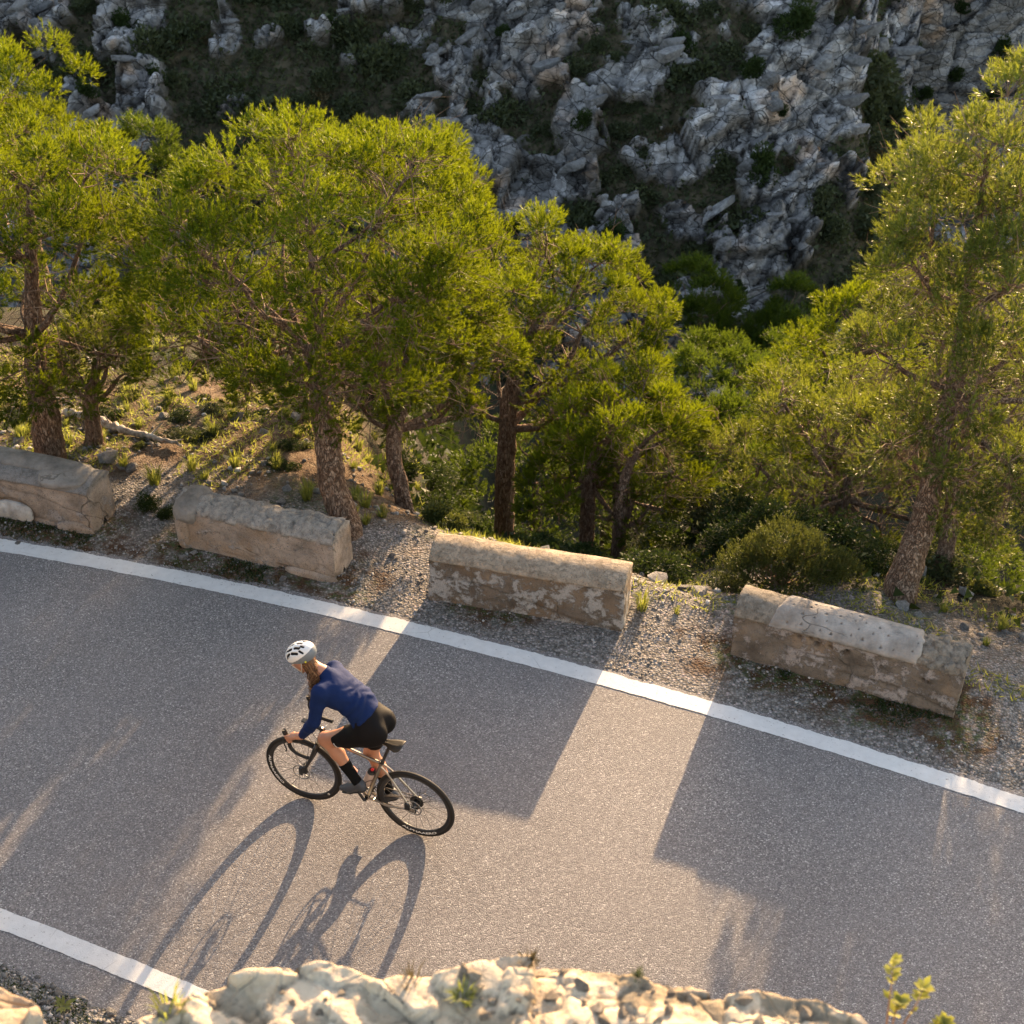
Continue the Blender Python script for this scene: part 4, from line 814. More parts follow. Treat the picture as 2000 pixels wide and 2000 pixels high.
# near slope shrubs under the pines
def shrub(x, y, r, me, label, group=None, nm='shrub', zs=1., cat='shrub'):
    ob = link(nm, me); ob.location = (x, y, gz(x, y)-.08*r); ob.scale = (r*rs.uniform(.95, 1.3), r, r*zs); ob.rotation_euler = (0, 0, rs.uniform(0, 6.28)); return tag(ob, label, cat, group)
NS = [bush_mesh('shrub', 70+i, (L_SCRUBG, L_SCRUB, L_SCRUBG)[i % 3], 3800, .065, 10, .5, .7) for i in range(5)]
NY = [bush_mesh('shrub', 80+i, L_JUN, 2600, .085, 8, .6, .8) for i in range(3)]
k = 0
while k < 150:
    x = rs.uniform(-1.6, 8.5); s_ = rs.uniform(2.2, 13); y = float(yfar(x))+s_
    if s_ < 3.4 and (x > 2.4 or x < -.4): continue
    if abs(x+.1-(16-y)*0) < .5 and y < 16: r0 = .16
    else: r0 = rs.uniform(.2, .42)
    zn = 'left of the straight pale trunk' if x < -.1 else 'below the third block' if x < 1.1 else 'between third and fourth blocks' if x < 2.4 else 'below the fourth block' if x < 4.2 else 'below the right-edge pines'
    shrub(x, y, r0*(1+s_*.05), NS[rs.randrange(5)], ('large ' if r0 > .33 else 'small ' if r0 < .26 else '')+('dark green shrub far down the slope, ' if s_ > 8 else 'dark green shrub midway down, ' if s_ > 5 else 'green shrub near the road edge, ')+zn, 'dark shrubs on the slope under the pines', zs=.75); k += 1
k = 0
while k < 36:
    x = rs.uniform(-7, -2.0); s_ = rs.uniform(1.9, 8); y = float(yfar(x))+s_
    shrub(x, y, rs.uniform(.12, .24), (NS+NY)[rs.randrange(8)], ('broad ' if k % 3 else 'tiny ')+'green cushion shrub '+('far up ' if s_ > 4.5 else 'on ')+'the brown slope '+('behind the first block' if x < -4.4 else 'behind the first gap' if x < -3.4 else 'behind the second block'), 'low shrubs on the brown slope', zs=.6); k += 1
for (x, y, r, g, lb) in ((-.86, 12.6, .30, 1, 'light green shrub beside the slender trunk between the second and third blocks'), (-.62, 12.3, .24, 1, 'small yellow-green shrub just left of the third block'), (.18, 12.9, .27, 0, 'broad-leaved green shrub right of the pale trunk behind the third block'),
    (5.05, 11.6, .20, 1, 'sunlit light green shrub at the right edge beyond the fourth block'), (3.35, 11.5, .22, 1, 'green shrub squeezed between juniper bush and tall right-edge pine'), (-3.95, 12.3, .17, 0, 'dark green mossy cushion in the gap between the first two blocks'), (-3.72, 12.12, .14, 0, 'small dark cushion plant touching the left end of the second block')):
    shrub(x, y, r, NY[0] if g else NS[0], lb, zs=.9)
def grass_mesh(name, seed, n=70, h=.22, spread=.5):
    rng = np.random.default_rng(seed); a = rng.random(n)*6.28; r = rng.random(n)**.5*.05; b = np.stack([np.cos(a)*r, np.sin(a)*r, 0*r], -1); ln = h*(.5+.6*rng.random(n))
    o_ = np.stack([np.cos(a), np.sin(a), 0*a], -1)*spread*(.3+rng.random(n))[:, None]; m1 = b+(o_*.35+[0, 0, .6])*ln[:, None]; tp = b+(o_+[0, 0, .85])*ln[:, None]
    sd_ = np.stack([-np.sin(a), np.cos(a), 0*a], -1)*.0045; V = np.stack([b-sd_, b+sd_, m1+sd_*.8, m1-sd_*.8, tp], 1).reshape(-1, 3); i = np.arange(n)[:, None]*5
    return mesh_np(name, V, i+np.array([[0, 1, 2, 3]]), i+np.array([[3, 2, 4]]), L_GRASS, False, {'tint': np.repeat(rng.random(n), 5)})
GR = [grass_mesh('grass_tuft', 90+i, 80, (.2, .26, .16)[i % 3]) for i in range(4)]
def grass(x, y, sc, label=None, group='grass tufts on the slope behind the left blocks', s_=2.):
    ob = link('grass_tuft', GR[rs.randrange(4)]); ob.location = (x, y, gz(x, y)); ob.scale = (sc,)*3; ob.rotation_euler = (0, 0, rs.uniform(0, 6.28)); 
    if label is None: label = ('big ' if sc > .85 else 'small ' if sc < .6 else '')+'grass tuft '+('far back ' if s_ > 4.2 else 'midway ' if s_ > 2.7 else 'close ')+'on the slope '+('behind the first block' if x < -4.4 else 'behind the gap of the first two blocks' if x < -3.4 else 'behind the second block' if x < -1.75 else 'behind the gap before the third block')
    return tag(ob, label, 'grass', group)
k = 0
while k < 110:
    x = rs.uniform(-6.5, -1.2); s_ = rs.uniform(1.35, 6); grass(x, float(yfar(x))+s_, rs.uniform(.45, 1.1), s_=s_); k += 1
grass(-3.98, 12.75, 1.3, 'large bright grass tuft in the gap between first and second blocks', None)
grass(1.28, 10.55, .95, 'green grass tuft at the right end of the third block', None)
grass(1.62, 10.5, .5, 'low grass patch right of the third block, beside a green tuft', None)
for x, y, sc in ((4.6, 10.2, .6), (4.9, 10.6, .8), (5.0, 9.9, .6), (4.4, 10.9, .7), (2.6, 11.3, .6)): grass(x, y, sc, 'grass tuft on the gravel right of the fourth block', 'grass tufts right of the fourth block')
# creeping green and needle litter at the foot of the blocks: uncountable
def ground_blades(name, n, fn, mat, seed, h, w):
    rng = np.random.default_rng(seed); x, y = fn(rng, n); n = len(x); z = zground(x, y); P = np.stack([x, y, z], -1)
    a = rng.normal(0, .7, (n, 3)); a[:, 2] = np.abs(a[:, 2])*.6+.5*h[1]; a /= np.linalg.norm(a, axis=1)[:, None]; b = np.cross(a, rng.normal(0, 1, (n, 3))); b /= np.linalg.norm(b, axis=1)[:, None]; l_ = h[0]*(.4+rng.random(n))[:, None]
    tag(link(name, mesh_np(name, np.stack([P-b*w, P+b*w, P+a*l_], 1).reshape(-1, 3), None, np.arange(n*3).reshape(-1, 3), mat, False, {'tint': np.repeat(rng.random(n), 3)})), kind='stuff')
def f_foot(rng, n):
    o = []
    for (a, b), wt in zip((WALLS[0], WALLS[1], WALLS[3]), (1, 1, 1.2)):
        a = np.array(a); b = np.array(b); m_ = int(n*wt/3.2); t = rng.random(m_); off = -np.abs(rng.normal(0, .16, m_))-.01; e = (b-a)/np.linalg.norm(b-a); p = a+(b-a)*t[:, None]+off[:, None]*np.array([-e[1], e[0]]); o.append(p)
    p = np.concatenate(o); k = (fbm(p[:, 0]*3.5, p[:, 1]*3.5, 0, 3, 48) > .08); p = p[k]; return p[:, 0], p[:, 1]
ground_blades('creeping_plants', 9000, f_foot, L_SCRUBG, 5, (.035, 1), .006)
def f_nv(rng, n):
    x = rng.uniform(-5.2, -1.8, n); y = ynear(x)-.42-rng.random(n)*1.0; k = fbm(x*3.5, y*3.5, 0, 3, 49) > .05; return x[k], y[k]
ground_blades('creeping_plants', 6000, f_nv, L_SCRUBG, 6, (.035, 1), .006)
def f_slope(rng, n):
    x = rng.uniform(-7, 6, n); y = yfar(x)+1.3+rng.random(n)*6; k = fbm(x*1.2, y*1.2, 0, 3, 47) > -.02; return x[k], y[k]
ground_blades('slope_grass', 42000, f_slope, L_GRASS, 7, (.085, .6), .007)
LIT = Mat('dead_needles', .8, .2); LIT.col(LIT.ramp(LIT.attr('tint'), [(0, (.06, .03, .015)), (1, (.2, .11, .055))])); LIT = LIT.m
def f_lit(rng, n): x, y = f_foot(rng, n); return x+rng.normal(0, .15, len(x)), y-np.abs(rng.normal(0, .12, len(x)))
ground_blades('needle_litter', 9000, f_lit, LIT, 8, (.05, .0), .0016)
def f_lit2(rng, n): x = rng.uniform(-7, 5, n); y = yfar(x)+1.4+np.abs(rng.normal(0, 2.5, n)); return x, y
ground_blades('needle_litter', 12000, f_lit2, LIT, 9, (.07, .0), .002)
# juniper behind the fourth block
def juniper():
    rng = np.random.default_rng(77); base = np.array(on(2.76, 11.3, -.05)); root = thing('juniper_bush', 'bushy conical juniper directly behind the left half of the fourth block', 'bush', base.tolist())
    L = np.array([(-.38, 0, .38, .24, .24, .32), (0, .05, .62, .27, .27, .46), (.28, 0, .52, .25, .25, .38), (.55, 0, .32, .24, .24, .28), (-.05, -.05, .3, .5, .35, .3), (.72, .05, .18, .2, .2, .18), (-.2, .1, .5, .2, .2, .35)])*[1.0, 1.0, .74, 1.0, 1.0, .78]
    n = 3300; w = L[:, 3]**2; i = rng.choice(len(L), n, p=w/w.sum()); d = rng.normal(0, 1, (n, 3)); d /= np.linalg.norm(d, axis=1)[:, None]; d[:, 2] = np.where(d[:, 2] < -.3, -d[:, 2], d[:, 2])
    k = 1+.3*vnoise(d[:, 0]*4+i*3, d[:, 1]*4, d[:, 2]*4, 3); P = L[i, :3]+d*L[i, 3:]*(k*(.7+.3*rng.random(n)))[:, None]; D = d*.7+[0, 0, .8]+rng.normal(0, .25, (n, 3))
    link('foliage', tufts_mesh('foliage', P, D, .06*(.6+.8*rng.random(n)), rng.random(len(L))[i]*.5+.5*rng.random(n), rng, 13, .03, .008, L_JUN, .7), root)
    m_ = 60; tag(link('twigs', twigs_mesh('twigs', np.repeat([[.05, .05, 0]], m_, 0)+rng.normal(0, .02, (m_, 3)), P[rng.integers(0, n, m_)], np.full(m_, .012), np.full(m_, .003), TWIG, rng), root), kind='stuff')
    bark_tube('trunk', [(0.05, .05, -.05), (.03, .05, .15), (0, .05, .4)], [.05, .04, .015], root, BARK, 8)
juniper()
# fallen branch on the left slope
root = thing('fallen_branch', 'long bleached fallen branch lying on the brown slope at the left', 'branch', on(-4.6, 14.1, 0))
LG = Mat('bleached_wood', .85, .2); LG.col(LG.ramp(LG.noise(LG.co('Position'), 9, 5, .7), [(.35, (.16, .13, .10)), (.5, (.34, .30, .25)), (.7, (.50, .46, .40))])); LG.bump(LG.noise(LG.co('Position', (3, 1, 3)), 25, 4), .01, 1); LG = LG.m
lp = [(-5.5, 14.5), (-5.1, 14.35), (-4.75, 14.12), (-4.4, 13.95), (-4.1, 13.72), (-3.85, 13.58)]
LP = np.array([(x, y, gz(x, y)+.07) for x, y in lp]); Q = spline(LP, 40)+np.random.default_rng(3).normal(0, .006, (40, 3))-np.array(root.location)
MB().tube(Q, np.interp(np.linspace(0, 1, 40), [0, .4, 1], [.045, .05, .016])*(1+.18*np.random.default_rng(4).normal(0, 1, 40)), 9).build('stem', LG, root)
for a, b in ((14, (-.1, .1, .12)), (26, (.15, .16, .1)), (34, (.16, -.02, .05)), (8, (.1, -.1, .06))): MB().tube([Q[a], Q[a]+np.array(b)*.5, Q[a]+np.array(b)], [.014, .01, .005], 6).build('stub', LG, root)
# ------------------------------------------------------------------ foreground rock ledge
ex = [-2.6, -1.6, -1.33, -1.24, -1.16, -1.09, -.99, -.94, -.88, -.82, -.69, -.59, -.51, -.43, -.34, -.2, -.13, -.01, .11, .21, .31, .44, .53, .66, .79, .89, .97, 1.3, 2.6]
ey = [2.35, 2.28, 2.23, 2.19, 2.06, 1.98, 2.03, 2.11, 2.15, 2.20, 2.23, 2.25, 2.28, 2.26, 2.24, 2.24, 2.26, 2.29, 2.31, 2.30, 2.27, 2.24, 2.19, 2.20, 2.18, 2.14, 2.02, 1.9, 1.9]
lx = np.concatenate([np.arange(-2.6, -1.5, .03), np.arange(-1.5, 1.2, .0095), np.arange(1.2, 2.6, .03)]); Ye = np.interp(lx, ex, ey)+fbm(lx*6, 0, 0, 3, 201)*.02
tt = np.concatenate([np.linspace(-1.3, -.34, 20), np.arange(-.32, .0, .0095), np.linspace(0, 1, 60)[0:]])
LX, TT = np.meshgrid(lx, tt, indexing='ij'); YE = Ye[:, None]+0*TT
drop = np.maximum(TT, 0); LYb = YE+np.minimum(TT, 0)+drop*.55-.0; 
warp = fbm(LX*3, LYb*3, 0, 3, 202)*.35
h1, _ = blocks(LX*2.6+warp, (LYb+drop*3)*4.2+warp, 203, 1, 1.0, .22, .03, .5); h2, _ = blocks(LX*7+warp*2, (LYb+drop*3)*9+warp, 204, 1, 1.1, .3, .05, .5); h3, _ = blocks(LX*22+warp*3, (LYb+drop*3)*24, 205, 1, 1, .5, .14, .3)
rub = sstep(.0, .3, fbm(LX*1.2+3, LYb*2, 0, 3, 206)+.30*sstep(-.25, .2, LX)-.1)
rel = (h1-.5)*.042*(1-.4*rub)+(h2-.5)*(.020+.004*rub)+(h3-.5)*(.003+.005*rub)+fbm(LX*4, LYb*4, drop*5, 6, 207)*.045
LZ = 5.585-drop**.8*3.6+rel*(1-.0*TT)+np.minimum(TT, 0)*-.10*0
LY = LYb+rel*sstep(0, .1, drop)*.8
F1, F2, *_ = worley(LX*2.6+warp, (LYb+drop*3)*4.2+warp, 203, .4); lc = .7*np.exp(-(F2-F1)/.02)
RL = m_rock('ledge_rock', [(.32, .235, .15), (.46, .36, .25), (.56, .455, .335), (.60, .51, .39)], 5.0, .45, .55, .012)
ledge = link('rock_ledge', mesh_np('rock_ledge', np.stack([LX, LY, LZ], -1), grid_faces(len(lx), len(tt)), None, RL, False, {'soil': np.clip(rub*.65*(h2 < .35), 0, 1), 'crev': np.clip(lc, 0, 1)})); tag(ledge, kind='structure')
ST_L = m_stone('ledge_stone', (.28, .22, .16), (.42, .34, .26), (.52, .45, .37)); LSM = [hull_mesh('stone', 200+i, 12, (1, .8, .65), ST_L) for i in range(5)]
for k in range(110):
    x = rs.choice((rs.uniform(-.15, .95), rs.uniform(-.15, .95), rs.uniform(-.95, .95))); i = int(np.argmin(np.abs(lx-x))); j = rs.randrange(20, 52); stone(float(LX[i, j]), float(LY[i, j]), rs.choice((.008, .011, .015, .02, .028)), ledge, z=float(LZ[i, j]), meshes=LSM)
def dry_tuft(x, lab, n, sc, seed, cat='plant', mat=L_GRASS, dy=-.02):
    i = int(np.argmin(np.abs(lx-x))); y = float(Ye[i])+dy; ob = link('dry_plant', grass_mesh('dry_plant', seed, n, .10, .7)); ob.data.materials[0] = mat; ob.location = (x, y, 5.59); ob.scale = (sc,)*3; tag(ob, lab, cat)
dry_tuft(-.87, 'sparse grass sprigs on the rock edge over the near white line', 22, .7, 301); dry_tuft(-.26, 'wiry dry plant in the rock edge below the cyclist shadow', 26, .5, 302, mat=L_SCRUBB); dry_tuft(-.12, 'yellowish moss tuft on the pebbly ledge right of the wiry plant', 70, .5, 303, dy=-.09)
dry_tuft(.33, 'small grey-green herb on the ledge below the sunlit asphalt', 40, .3, 304, mat=L_SCRUB); dry_tuft(-1.36, 'grass sprigs at the bottom left corner rock', 30, .7, 305, dy=-.1); dry_tuft(.05, 'dry brown moss on the ledge top near the middle', 60, .4, 306, mat=L_SCRUBB)
def sprig():
    root = thing('leafy_sprig', 'blurred yellow-green leafy sprig rising from the ledge at bottom right', 'plant', (.985, 2.16, 5.42)); rng = np.random.default_rng(12)
    LS = m_leaf('sprig_leaves', (.14, .17, .03), (.34, .32, .09), (.4, .42, .06), .45, .5, .3)
    SO_ = np.array([.93, 2.16, 5.5])
    for pts in ([(.93, 2.16, 5.5), (.93, 2.19, 5.6), (.925, 2.2, 5.70), (.915, 2.2, 5.80)], [(.95, 2.16, 5.5), (.98, 2.18, 5.58), (1.0, 2.19, 5.64), (1.01, 2.2, 5.69)], [(.98, 2.14, 5.5), (1.04, 2.16, 5.54), (1.08, 2.17, 5.57)], [(.94, 2.16, 5.5), (.955, 2.2, 5.58), (.962, 2.2, 5.62)]):
        Q = spline(np.array(pts)-SO_, 14); MB().tube(Q, np.linspace(.003, .0015, 14), 6).build('stem', TWIG, root); mb = MB(); tn = []
        for q in range(6, 14):
            for h in range(6 if q > 9 else 3):
                if q in (7, 8): continue
                a = rng.random()*6.28; d = np.array([math.cos(a), math.sin(a), .7+.5*rng.random()]); d /= np.linalg.norm(d); sdv = np.cross(d, [0, 0, 1.]); sdv /= np.linalg.norm(sdv); l_ = .029*(.7+.6*rng.random()); w_ = l_*.28; nr_ = np.cross(sdv, d)
                V = [Q[q], Q[q]+d*l_*.5+sdv*w_, Q[q]+d*l_-nr_*.003, Q[q]+d*l_*.5-sdv*w_, Q[q]+d*l_*.5-nr_*.003]; mb.add(V, None, [(0, 1, 4), (1, 2, 4), (2, 3, 4), (3, 0, 4)]); tn += [rng.random()]*5
        mb.build('leaves', LS, root, True, {'tint': tn})
sprig()
def rosette(x, y):
    root = thing('rosette_weed', 'yellow-green star-shaped weed among pebbles beside the near white line', 'plant', (x, y, gz(x, y)+.01)); rng = np.random.default_rng(2)
    for k in range(11):
        a = k*2.4; l_ = .05+.06*rng.random(); d = np.array([math.cos(a), math.sin(a), .35+.3*rng.random()]); s_ = np.array([-math.sin(a), math.cos(a), 0])*l_*.16; V = [d*.005-s_*.4, d*.005+s_*.4, d*l_*.6+s_, d*l_*.6-s_, d*l_*np.array([1, 1, .75])]
        MB().add(V, [(0, 1, 2, 3)], [(3, 2, 4)]).build('leaf', L_GRASS, root, False, {'tint': [.7]*5})
rosette(-3.2, 6.02)

rng = np.random.default_rng(31); n = 42000; x = rng.uniform(-4, 16, n); s_ = 2.5+rng.random(n)**.7*22; y = yfar(x)+s_; kk = (x > -1.8+.0*y)|(s_ > 6); x, y, s_ = x[kk], y[kk], s_[kk]; n = len(x); P = np.stack([x, y, zground(x, y)+rng.random(n)**2*.25], -1)
a = rng.normal(0, 1, (n, 3))+[0, -.4, .8]; a /= np.linalg.norm(a, axis=1)[:, None]; b = np.cross(a, rng.normal(0, 1, (n, 3))); b /= np.linalg.norm(b, axis=1)[:, None]; q = ((.03+.05*rng.random(n))*(1+s_*.08))[:, None]
tag(link('slope_scrub', mesh_np('slope_scrub', np.stack([P-b*q*.6, P+b*q*.6, P+a*q*1.4], 1).reshape(-1, 3), None, np.arange(n*3).reshape(-1, 3), L_SCRUBG, False, {'tint': np.repeat(rng.random(n), 3)})), kind='stuff')
# ------------------------------------------------------------------ bicycle (x forward, y to the rider's left, z up)
BX = (-.767, 7.673, .006); BRZ = math.radians(180-22.4)
RUB = simple('rubber', (.020, .018, .016), .75, .25); CARB = simple('black_carbon', (.016, .016, .017), .35, .5); TI = simple('titanium', (.37, .32, .265), .28, .5, .95)
BLK = simple('black_alloy', (.02, .02, .021), .4, .5, .3); STL = simple('steel', (.5, .49, .47), .3, .5, 1); TAPE = simple('bar_tape', (.018, .018, .018), .7, .3); WHT = simple('white_print', (.75, .75, .73), .5, .4)
CHN = simple('chain_steel', (.13, .12, .11), .4, .5, .8); HOOD = simple('hood_rubber', (.022, .022, .022), .65, .3); SADT = simple('saddle_cover', (.035, .029, .021), .55, .35); SADB = simple('saddle_side', (.007, .008, .011), .5, .4)
bike = thing('bicycle', 'titanium gravel bicycle with black fork and deep black rims ridden across the asphalt', 'bicycle', BX, BRZ)
RW = .345; WB = 1.018; BBX, BBZ = .43, .27
def arc_text(txt, rout, size, length, phi, y, name, parent, mat):
    """flat lettering bent round the rim, tops of the letters towards the hub, read from the rider's left side"""
    cu = bpy.data.curves.new(name, 'FONT'); cu.body = txt; cu.size = size; cu.offset = size*.03; ob = bpy.data.objects.new(name, cu); C.objects.link(ob); bpy.context.view_layer.update()
    dg = bpy.context.evaluated_depsgraph_get(); me = bpy.data.meshes.new_from_object(ob.evaluated_get(dg)); bpy.data.objects.remove(ob); bpy.data.curves.remove(cu)
    w = max(v.co.x for v in me.vertices)
    for v in me.vertices:
        f = phi+(v.co.x/w-.5)*length/rout; r = rout-v.co.y; v.co = (-r*math.cos(f), y, r*math.sin(f))
    me.materials.clear(); me.materials.append(mat); me.name = name; return link(name, me, parent)
def make_wheel(label, x, front):
    w = bpy.data.objects.new('wheel', None); C.objects.link(w); w.parent = bike; w.location = (x, 0, RW)
    if front: w.rotation_euler = (0, 0, math.radians(2.4))
    MB().torus((0, 0, 0), (0, 1, 0), RW-.0185, .0185, 96, 14).build('tyre', RUB, w)
    # deep rim: lathe profile
    pr = [(.325, -.011), (.325, .011), (.315, .0135), (.300, .0135), (.287, .009), (.280, .0), (.287, -.009), (.300, -.0135), (.315, -.0135)]
    n = 96; a = np.arange(n)*2*PI/n; V = np.array([[(r*math.cos(t), y, r*math.sin(t)) for r, y in pr] for t in a]).reshape(-1, 3); k = len(pr)
    i = np.arange(n)[:, None]; j = np.arange(k)[None]; Q = np.stack([i*k+j, ((i+1) % n)*k+j, ((i+1) % n)*k+(j+1) % k, i*k+(j+1) % k], -1).reshape(-1, 4)
    MB().add(V, Q).build('rim', CARB, w)
    hub = MB().tube([(0, -.05, 0), (0, -.035, 0), (0, -.034, 0), (0, .0, 0), (0, .034, 0), (0, .035, 0), (0, .05, 0)], [.012, .013, .024, .013, .024, .013, .012], 16).build('hub', BLK, w)
    sp = MB(); ns = 24
    for s_ in range(ns):
        side = 1 if s_ % 2 else -1; a0 = s_*2*PI/ns; off = (.42 if (s_//2) % 2 else -.42)
        sp.tube([(.022*math.cos(a0+off*3), side*.032, .022*math.sin(a0+off*3)), (.284*math.cos(a0), 0, .284*math.sin(a0))], .0016, 4, False)
    sp.build('spokes', BLK, w)
    # disc rotor on the left side
    d = MB().torus((0, .046, 0), (0, 1, 0), .073, .006, 48, 6, .001)
    for q in range(6): d.tube([(.016*math.cos(q*PI/3), .046, .016*math.sin(q*PI/3)), (.07*math.cos(q*PI/3+.5), .046, .07*math.sin(q*PI/3+.5))], .0025, 5)
    d.build('disc_rotor', STL, w)
    return w
rw = make_wheel('', 0, False); fw = make_wheel('', WB, True)
arc_text('ALPHAAERO', .3145, .030, .33, math.radians(-83), .0146, 'rim_lettering', rw, WHT)
arc_text('ALPHAAERO', .3145, .030, .33, math.radians(199), .0146, 'rim_lettering', fw, WHT)
MB().torus((-.302*math.cos(math.radians(-44)), .0146, .302*math.sin(math.radians(-44))), (0, 1, 0), .008, .0024, 24, 6, .0006).build('rim_emblem', WHT, fw)
rvx, rvz = .0, .0
# cassette, rear derailleur (right side, y<0)
cs = MB()
for q in range(9): R__ = .026+.0038*q; cs.torus((0, -.052+.0032*q, 0), (0, 1, 0), R__, .0042, 40, 6, .0010); cs.torus((0, -.052+.0032*q, 0), (0, 1, 0), R__*.6, .006, 24, 6, .0008)
cs.build('cassette', CHN, rw)
fr = MB(); T_ = lambda P, r, k=14, n=None: fr.tube(spline(P, n) if n else P, r, k)
T_([(BBX, 0, BBZ), (.282, 0, .70), (.276, 0, .715)], [.0165, .0165, .0165])
T_([(.286, 0, .69), (.55, 0, .735), (.80, 0, .782)], [.014, .0155, .0165], n=12)
T_([(BBX, 0, BBZ), (.62, 0, .50), (.838, 0, .715)], [.019, .0205, .021], n=10)
T_([(.852, 0, .688), (.803, 0, .835)], [.0225, .0225], 18)
fr.tube([(BBX, -.036, BBZ), (BBX, .036, BBZ)], .022, 20)
for sy in (1, -1):
    fr.tube(spline([(.285, sy*.018, .672), (.20, sy*.030, .60), (.02, sy*.062, .365), (0.0, sy*.066, .345)], 16), [.0085]*13+[.0085, .008, .007], 10)
    fr.tube(spline([(BBX-.01, sy*.026, BBZ), (.33, sy*.034, .278), (.22, sy*.058, .292), (.02, sy*.066, .34), (0, sy*.066, .345)], 18), np.linspace(.011, .008, 18), 10)
    fr.box((0.0, sy*.066, .342), (.022, .004, .020))
fr.tube([(.198, -.034, .60), (.198, .034, .60)], .007, 10); fr.tube([(.36, -.04, .279), (.36, .04, .279)], .007, 8)
fr.build('frame', TI, bike)
fk = MB()
def yaw(P, a=math.radians(2.4)):
    P = np.array(P, float); o_ = np.array([.97-.325*(P[:, 2]-.345), 0*P[:, 0], P[:, 2]]).T; d = P-o_; ca, sa = math.cos(a), math.sin(a); return o_+np.stack([d[:, 0]*ca-d[:, 1]*sa, d[:, 0]*sa+d[:, 1]*ca, d[:, 2]], -1)
for sy in (1, -1): fk.tube(spline(yaw([(.858, sy*.018, .685), (.868, sy*.046, .655), (.92, sy*.052, .52), (.985, sy*.056, .39), (WB, sy*.056, .345)]), 18), np.linspace(.019, .012, 18), 12)
fk.tube([(.862, 0, .672), (.846, 0, .71)], .024, 14); fk.box((WB-.01, .058, .375), (.016, .012, .038)); fk.build('fork', CARB, bike)
MB().box((.035, .075, .375), (.022, .010, .03)).build('brake_caliper', BLK, bike); MB().box(yaw([(WB-.045, .055, .40)])[0], (.018, .014, .035)).build('brake_caliper', BLK, bike)
MB().tube([(.803, 0, .835), (.79, 0, .885), (.787, 0, .896)], [.019, .019, .017], 16).build('headset_spacers', BLK, bike)
st = MB().tube([(.792, 0, .868), (.885, .004, .892)], [.018, .016], 14); st.build('stem', BLK, bike)
cpn = MB().tube([(.7875, 0, .893), (.786, 0, .902)], [.018, .0165], 18).build('top_cap', simple('cap_silver', (.55, .5, .45), .3, .5, .9), bike)
hbz = .895; hbx = .89
for sy in (1, -1):
    P = yaw([(hbx, sy*.0, hbz), (hbx-.005, sy*.10, hbz), (hbx, sy*.17, hbz-.002), (hbx+.02, sy*.198, hbz-.004), (hbx+.07, sy*.205, hbz-.008), (hbx+.098, sy*.207, hbz-.045), (hbx+.085, sy*.210, hbz-.10), (hbx+.03, sy*.214, hbz-.135), (hbx-.065, sy*.218, hbz-.150)])
    Q = spline(P, 44); MB().tube(Q, np.where(np.arange(44) < 9, .0135, .0155), 12).build('handlebar', TAPE, bike)
    hp = yaw([(hbx+.045, sy*.204, hbz+.008), (hbx+.085, sy*.206, hbz+.016), (hbx+.120, sy*.207, hbz+.045), (hbx+.130, sy*.207, hbz+.088)])
    MB().tube(spline(hp, 16), np.interp(np.linspace(0, 1, 16), [0, .5, .85, 1], [.017, .018, .0215, .014]), 14).build('brake_hood', HOOD, bike)
    lv = yaw([(hbx+.125, sy*.208, hbz+.025), (hbx+.142, sy*.212, hbz-.02), (hbx+.138, sy*.216, hbz-.075), (hbx+.122, sy*.220, hbz-.118), (hbx+.132, sy*.222, hbz-.135)])
    MB().tube(spline(lv, 18), np.linspace(.0085, .0055, 18), 8, True, .6).build('brake_lever', BLK, bike)
    MB().tube(spline(yaw([(hbx+.02, sy*.05, hbz-.02), (hbx+.03, sy*.03, hbz-.12), (.87, sy*.03, .70)]), 14), .0022, 6).build('brake_cable', BLK, bike)
MB().tube([(.272, 0, .715), (.196, 0, .925)], [.0136, .0136], 16).build('seatpost', CARB, bike)
MB().tube([(.2795, 0, .700), (.274, 0, .722)], .0205, 16).build('seat_clamp', BLK, bike)
# saddle: shell by cross sections
def saddle():
    n, k = 34, 20; V = []; W = []
    for i in range(n):
        t = i/(n-1); x = .075+.265*t; hw = float(np.interp(t, [0, .05, .2, .38, .55, .8, .95, 1], [.045, .064, .072, .056, .030, .021, .018, .008])); zt = float(np.interp(t, [0, .15, .45, .8, 1], [.985, .978, .965, .962, .950])); th = float(np.interp(t, [0, .1, .5, .9, 1], [.018, .038, .034, .026, .012]))
        for j in range(k):
            a = 2*PI*j/k; y = hw*math.sin(a); c = math.cos(a); z = zt-(1-c)*.5*th if c > 0 else zt-.5*th+c*th*.35
            if c > .2: z -= .010*math.exp(-(y/.008)**2)*(1 if .12 < t < .8 else .2)
            V.append((x, y, z-.25*y*y/.07))
    V = np.array(V); Q = grid_faces(n, k, True); me = mesh_np('saddle', V, Q, [(0, j+1, j+2) for j in range(k-2)]+[((n-1)*k, (n-1)*k+j+2, (n-1)*k+j+1) for j in range(k-2)], None, True, None, [SADT, SADB]); me.materials.clear(); me.materials.append(SADT); me.materials.append(SADB)
    up_ = np.array([1 if abs((q % k)-0) > 4.5 and abs((q % k)-k) > 5 else 0 for q in Q[:, 0]]+[1]*(2*(k-2))); me.polygons.foreach_set('material_index', up_.astype(np.int32))
    o_ = link('saddle', me, bike)
    r_ = MB()
    for sy in (1, -1): r_.tube(spline([(.10, sy*.022, .955), (.15, sy*.022, .932), (.24, sy*.022, .932), (.31, sy*.012, .945)], 14), .0035, 8)
    r_.box((.195, 0, .930), (.02, .02, .010)); r_.build('rail', STL, o_)
saddle()
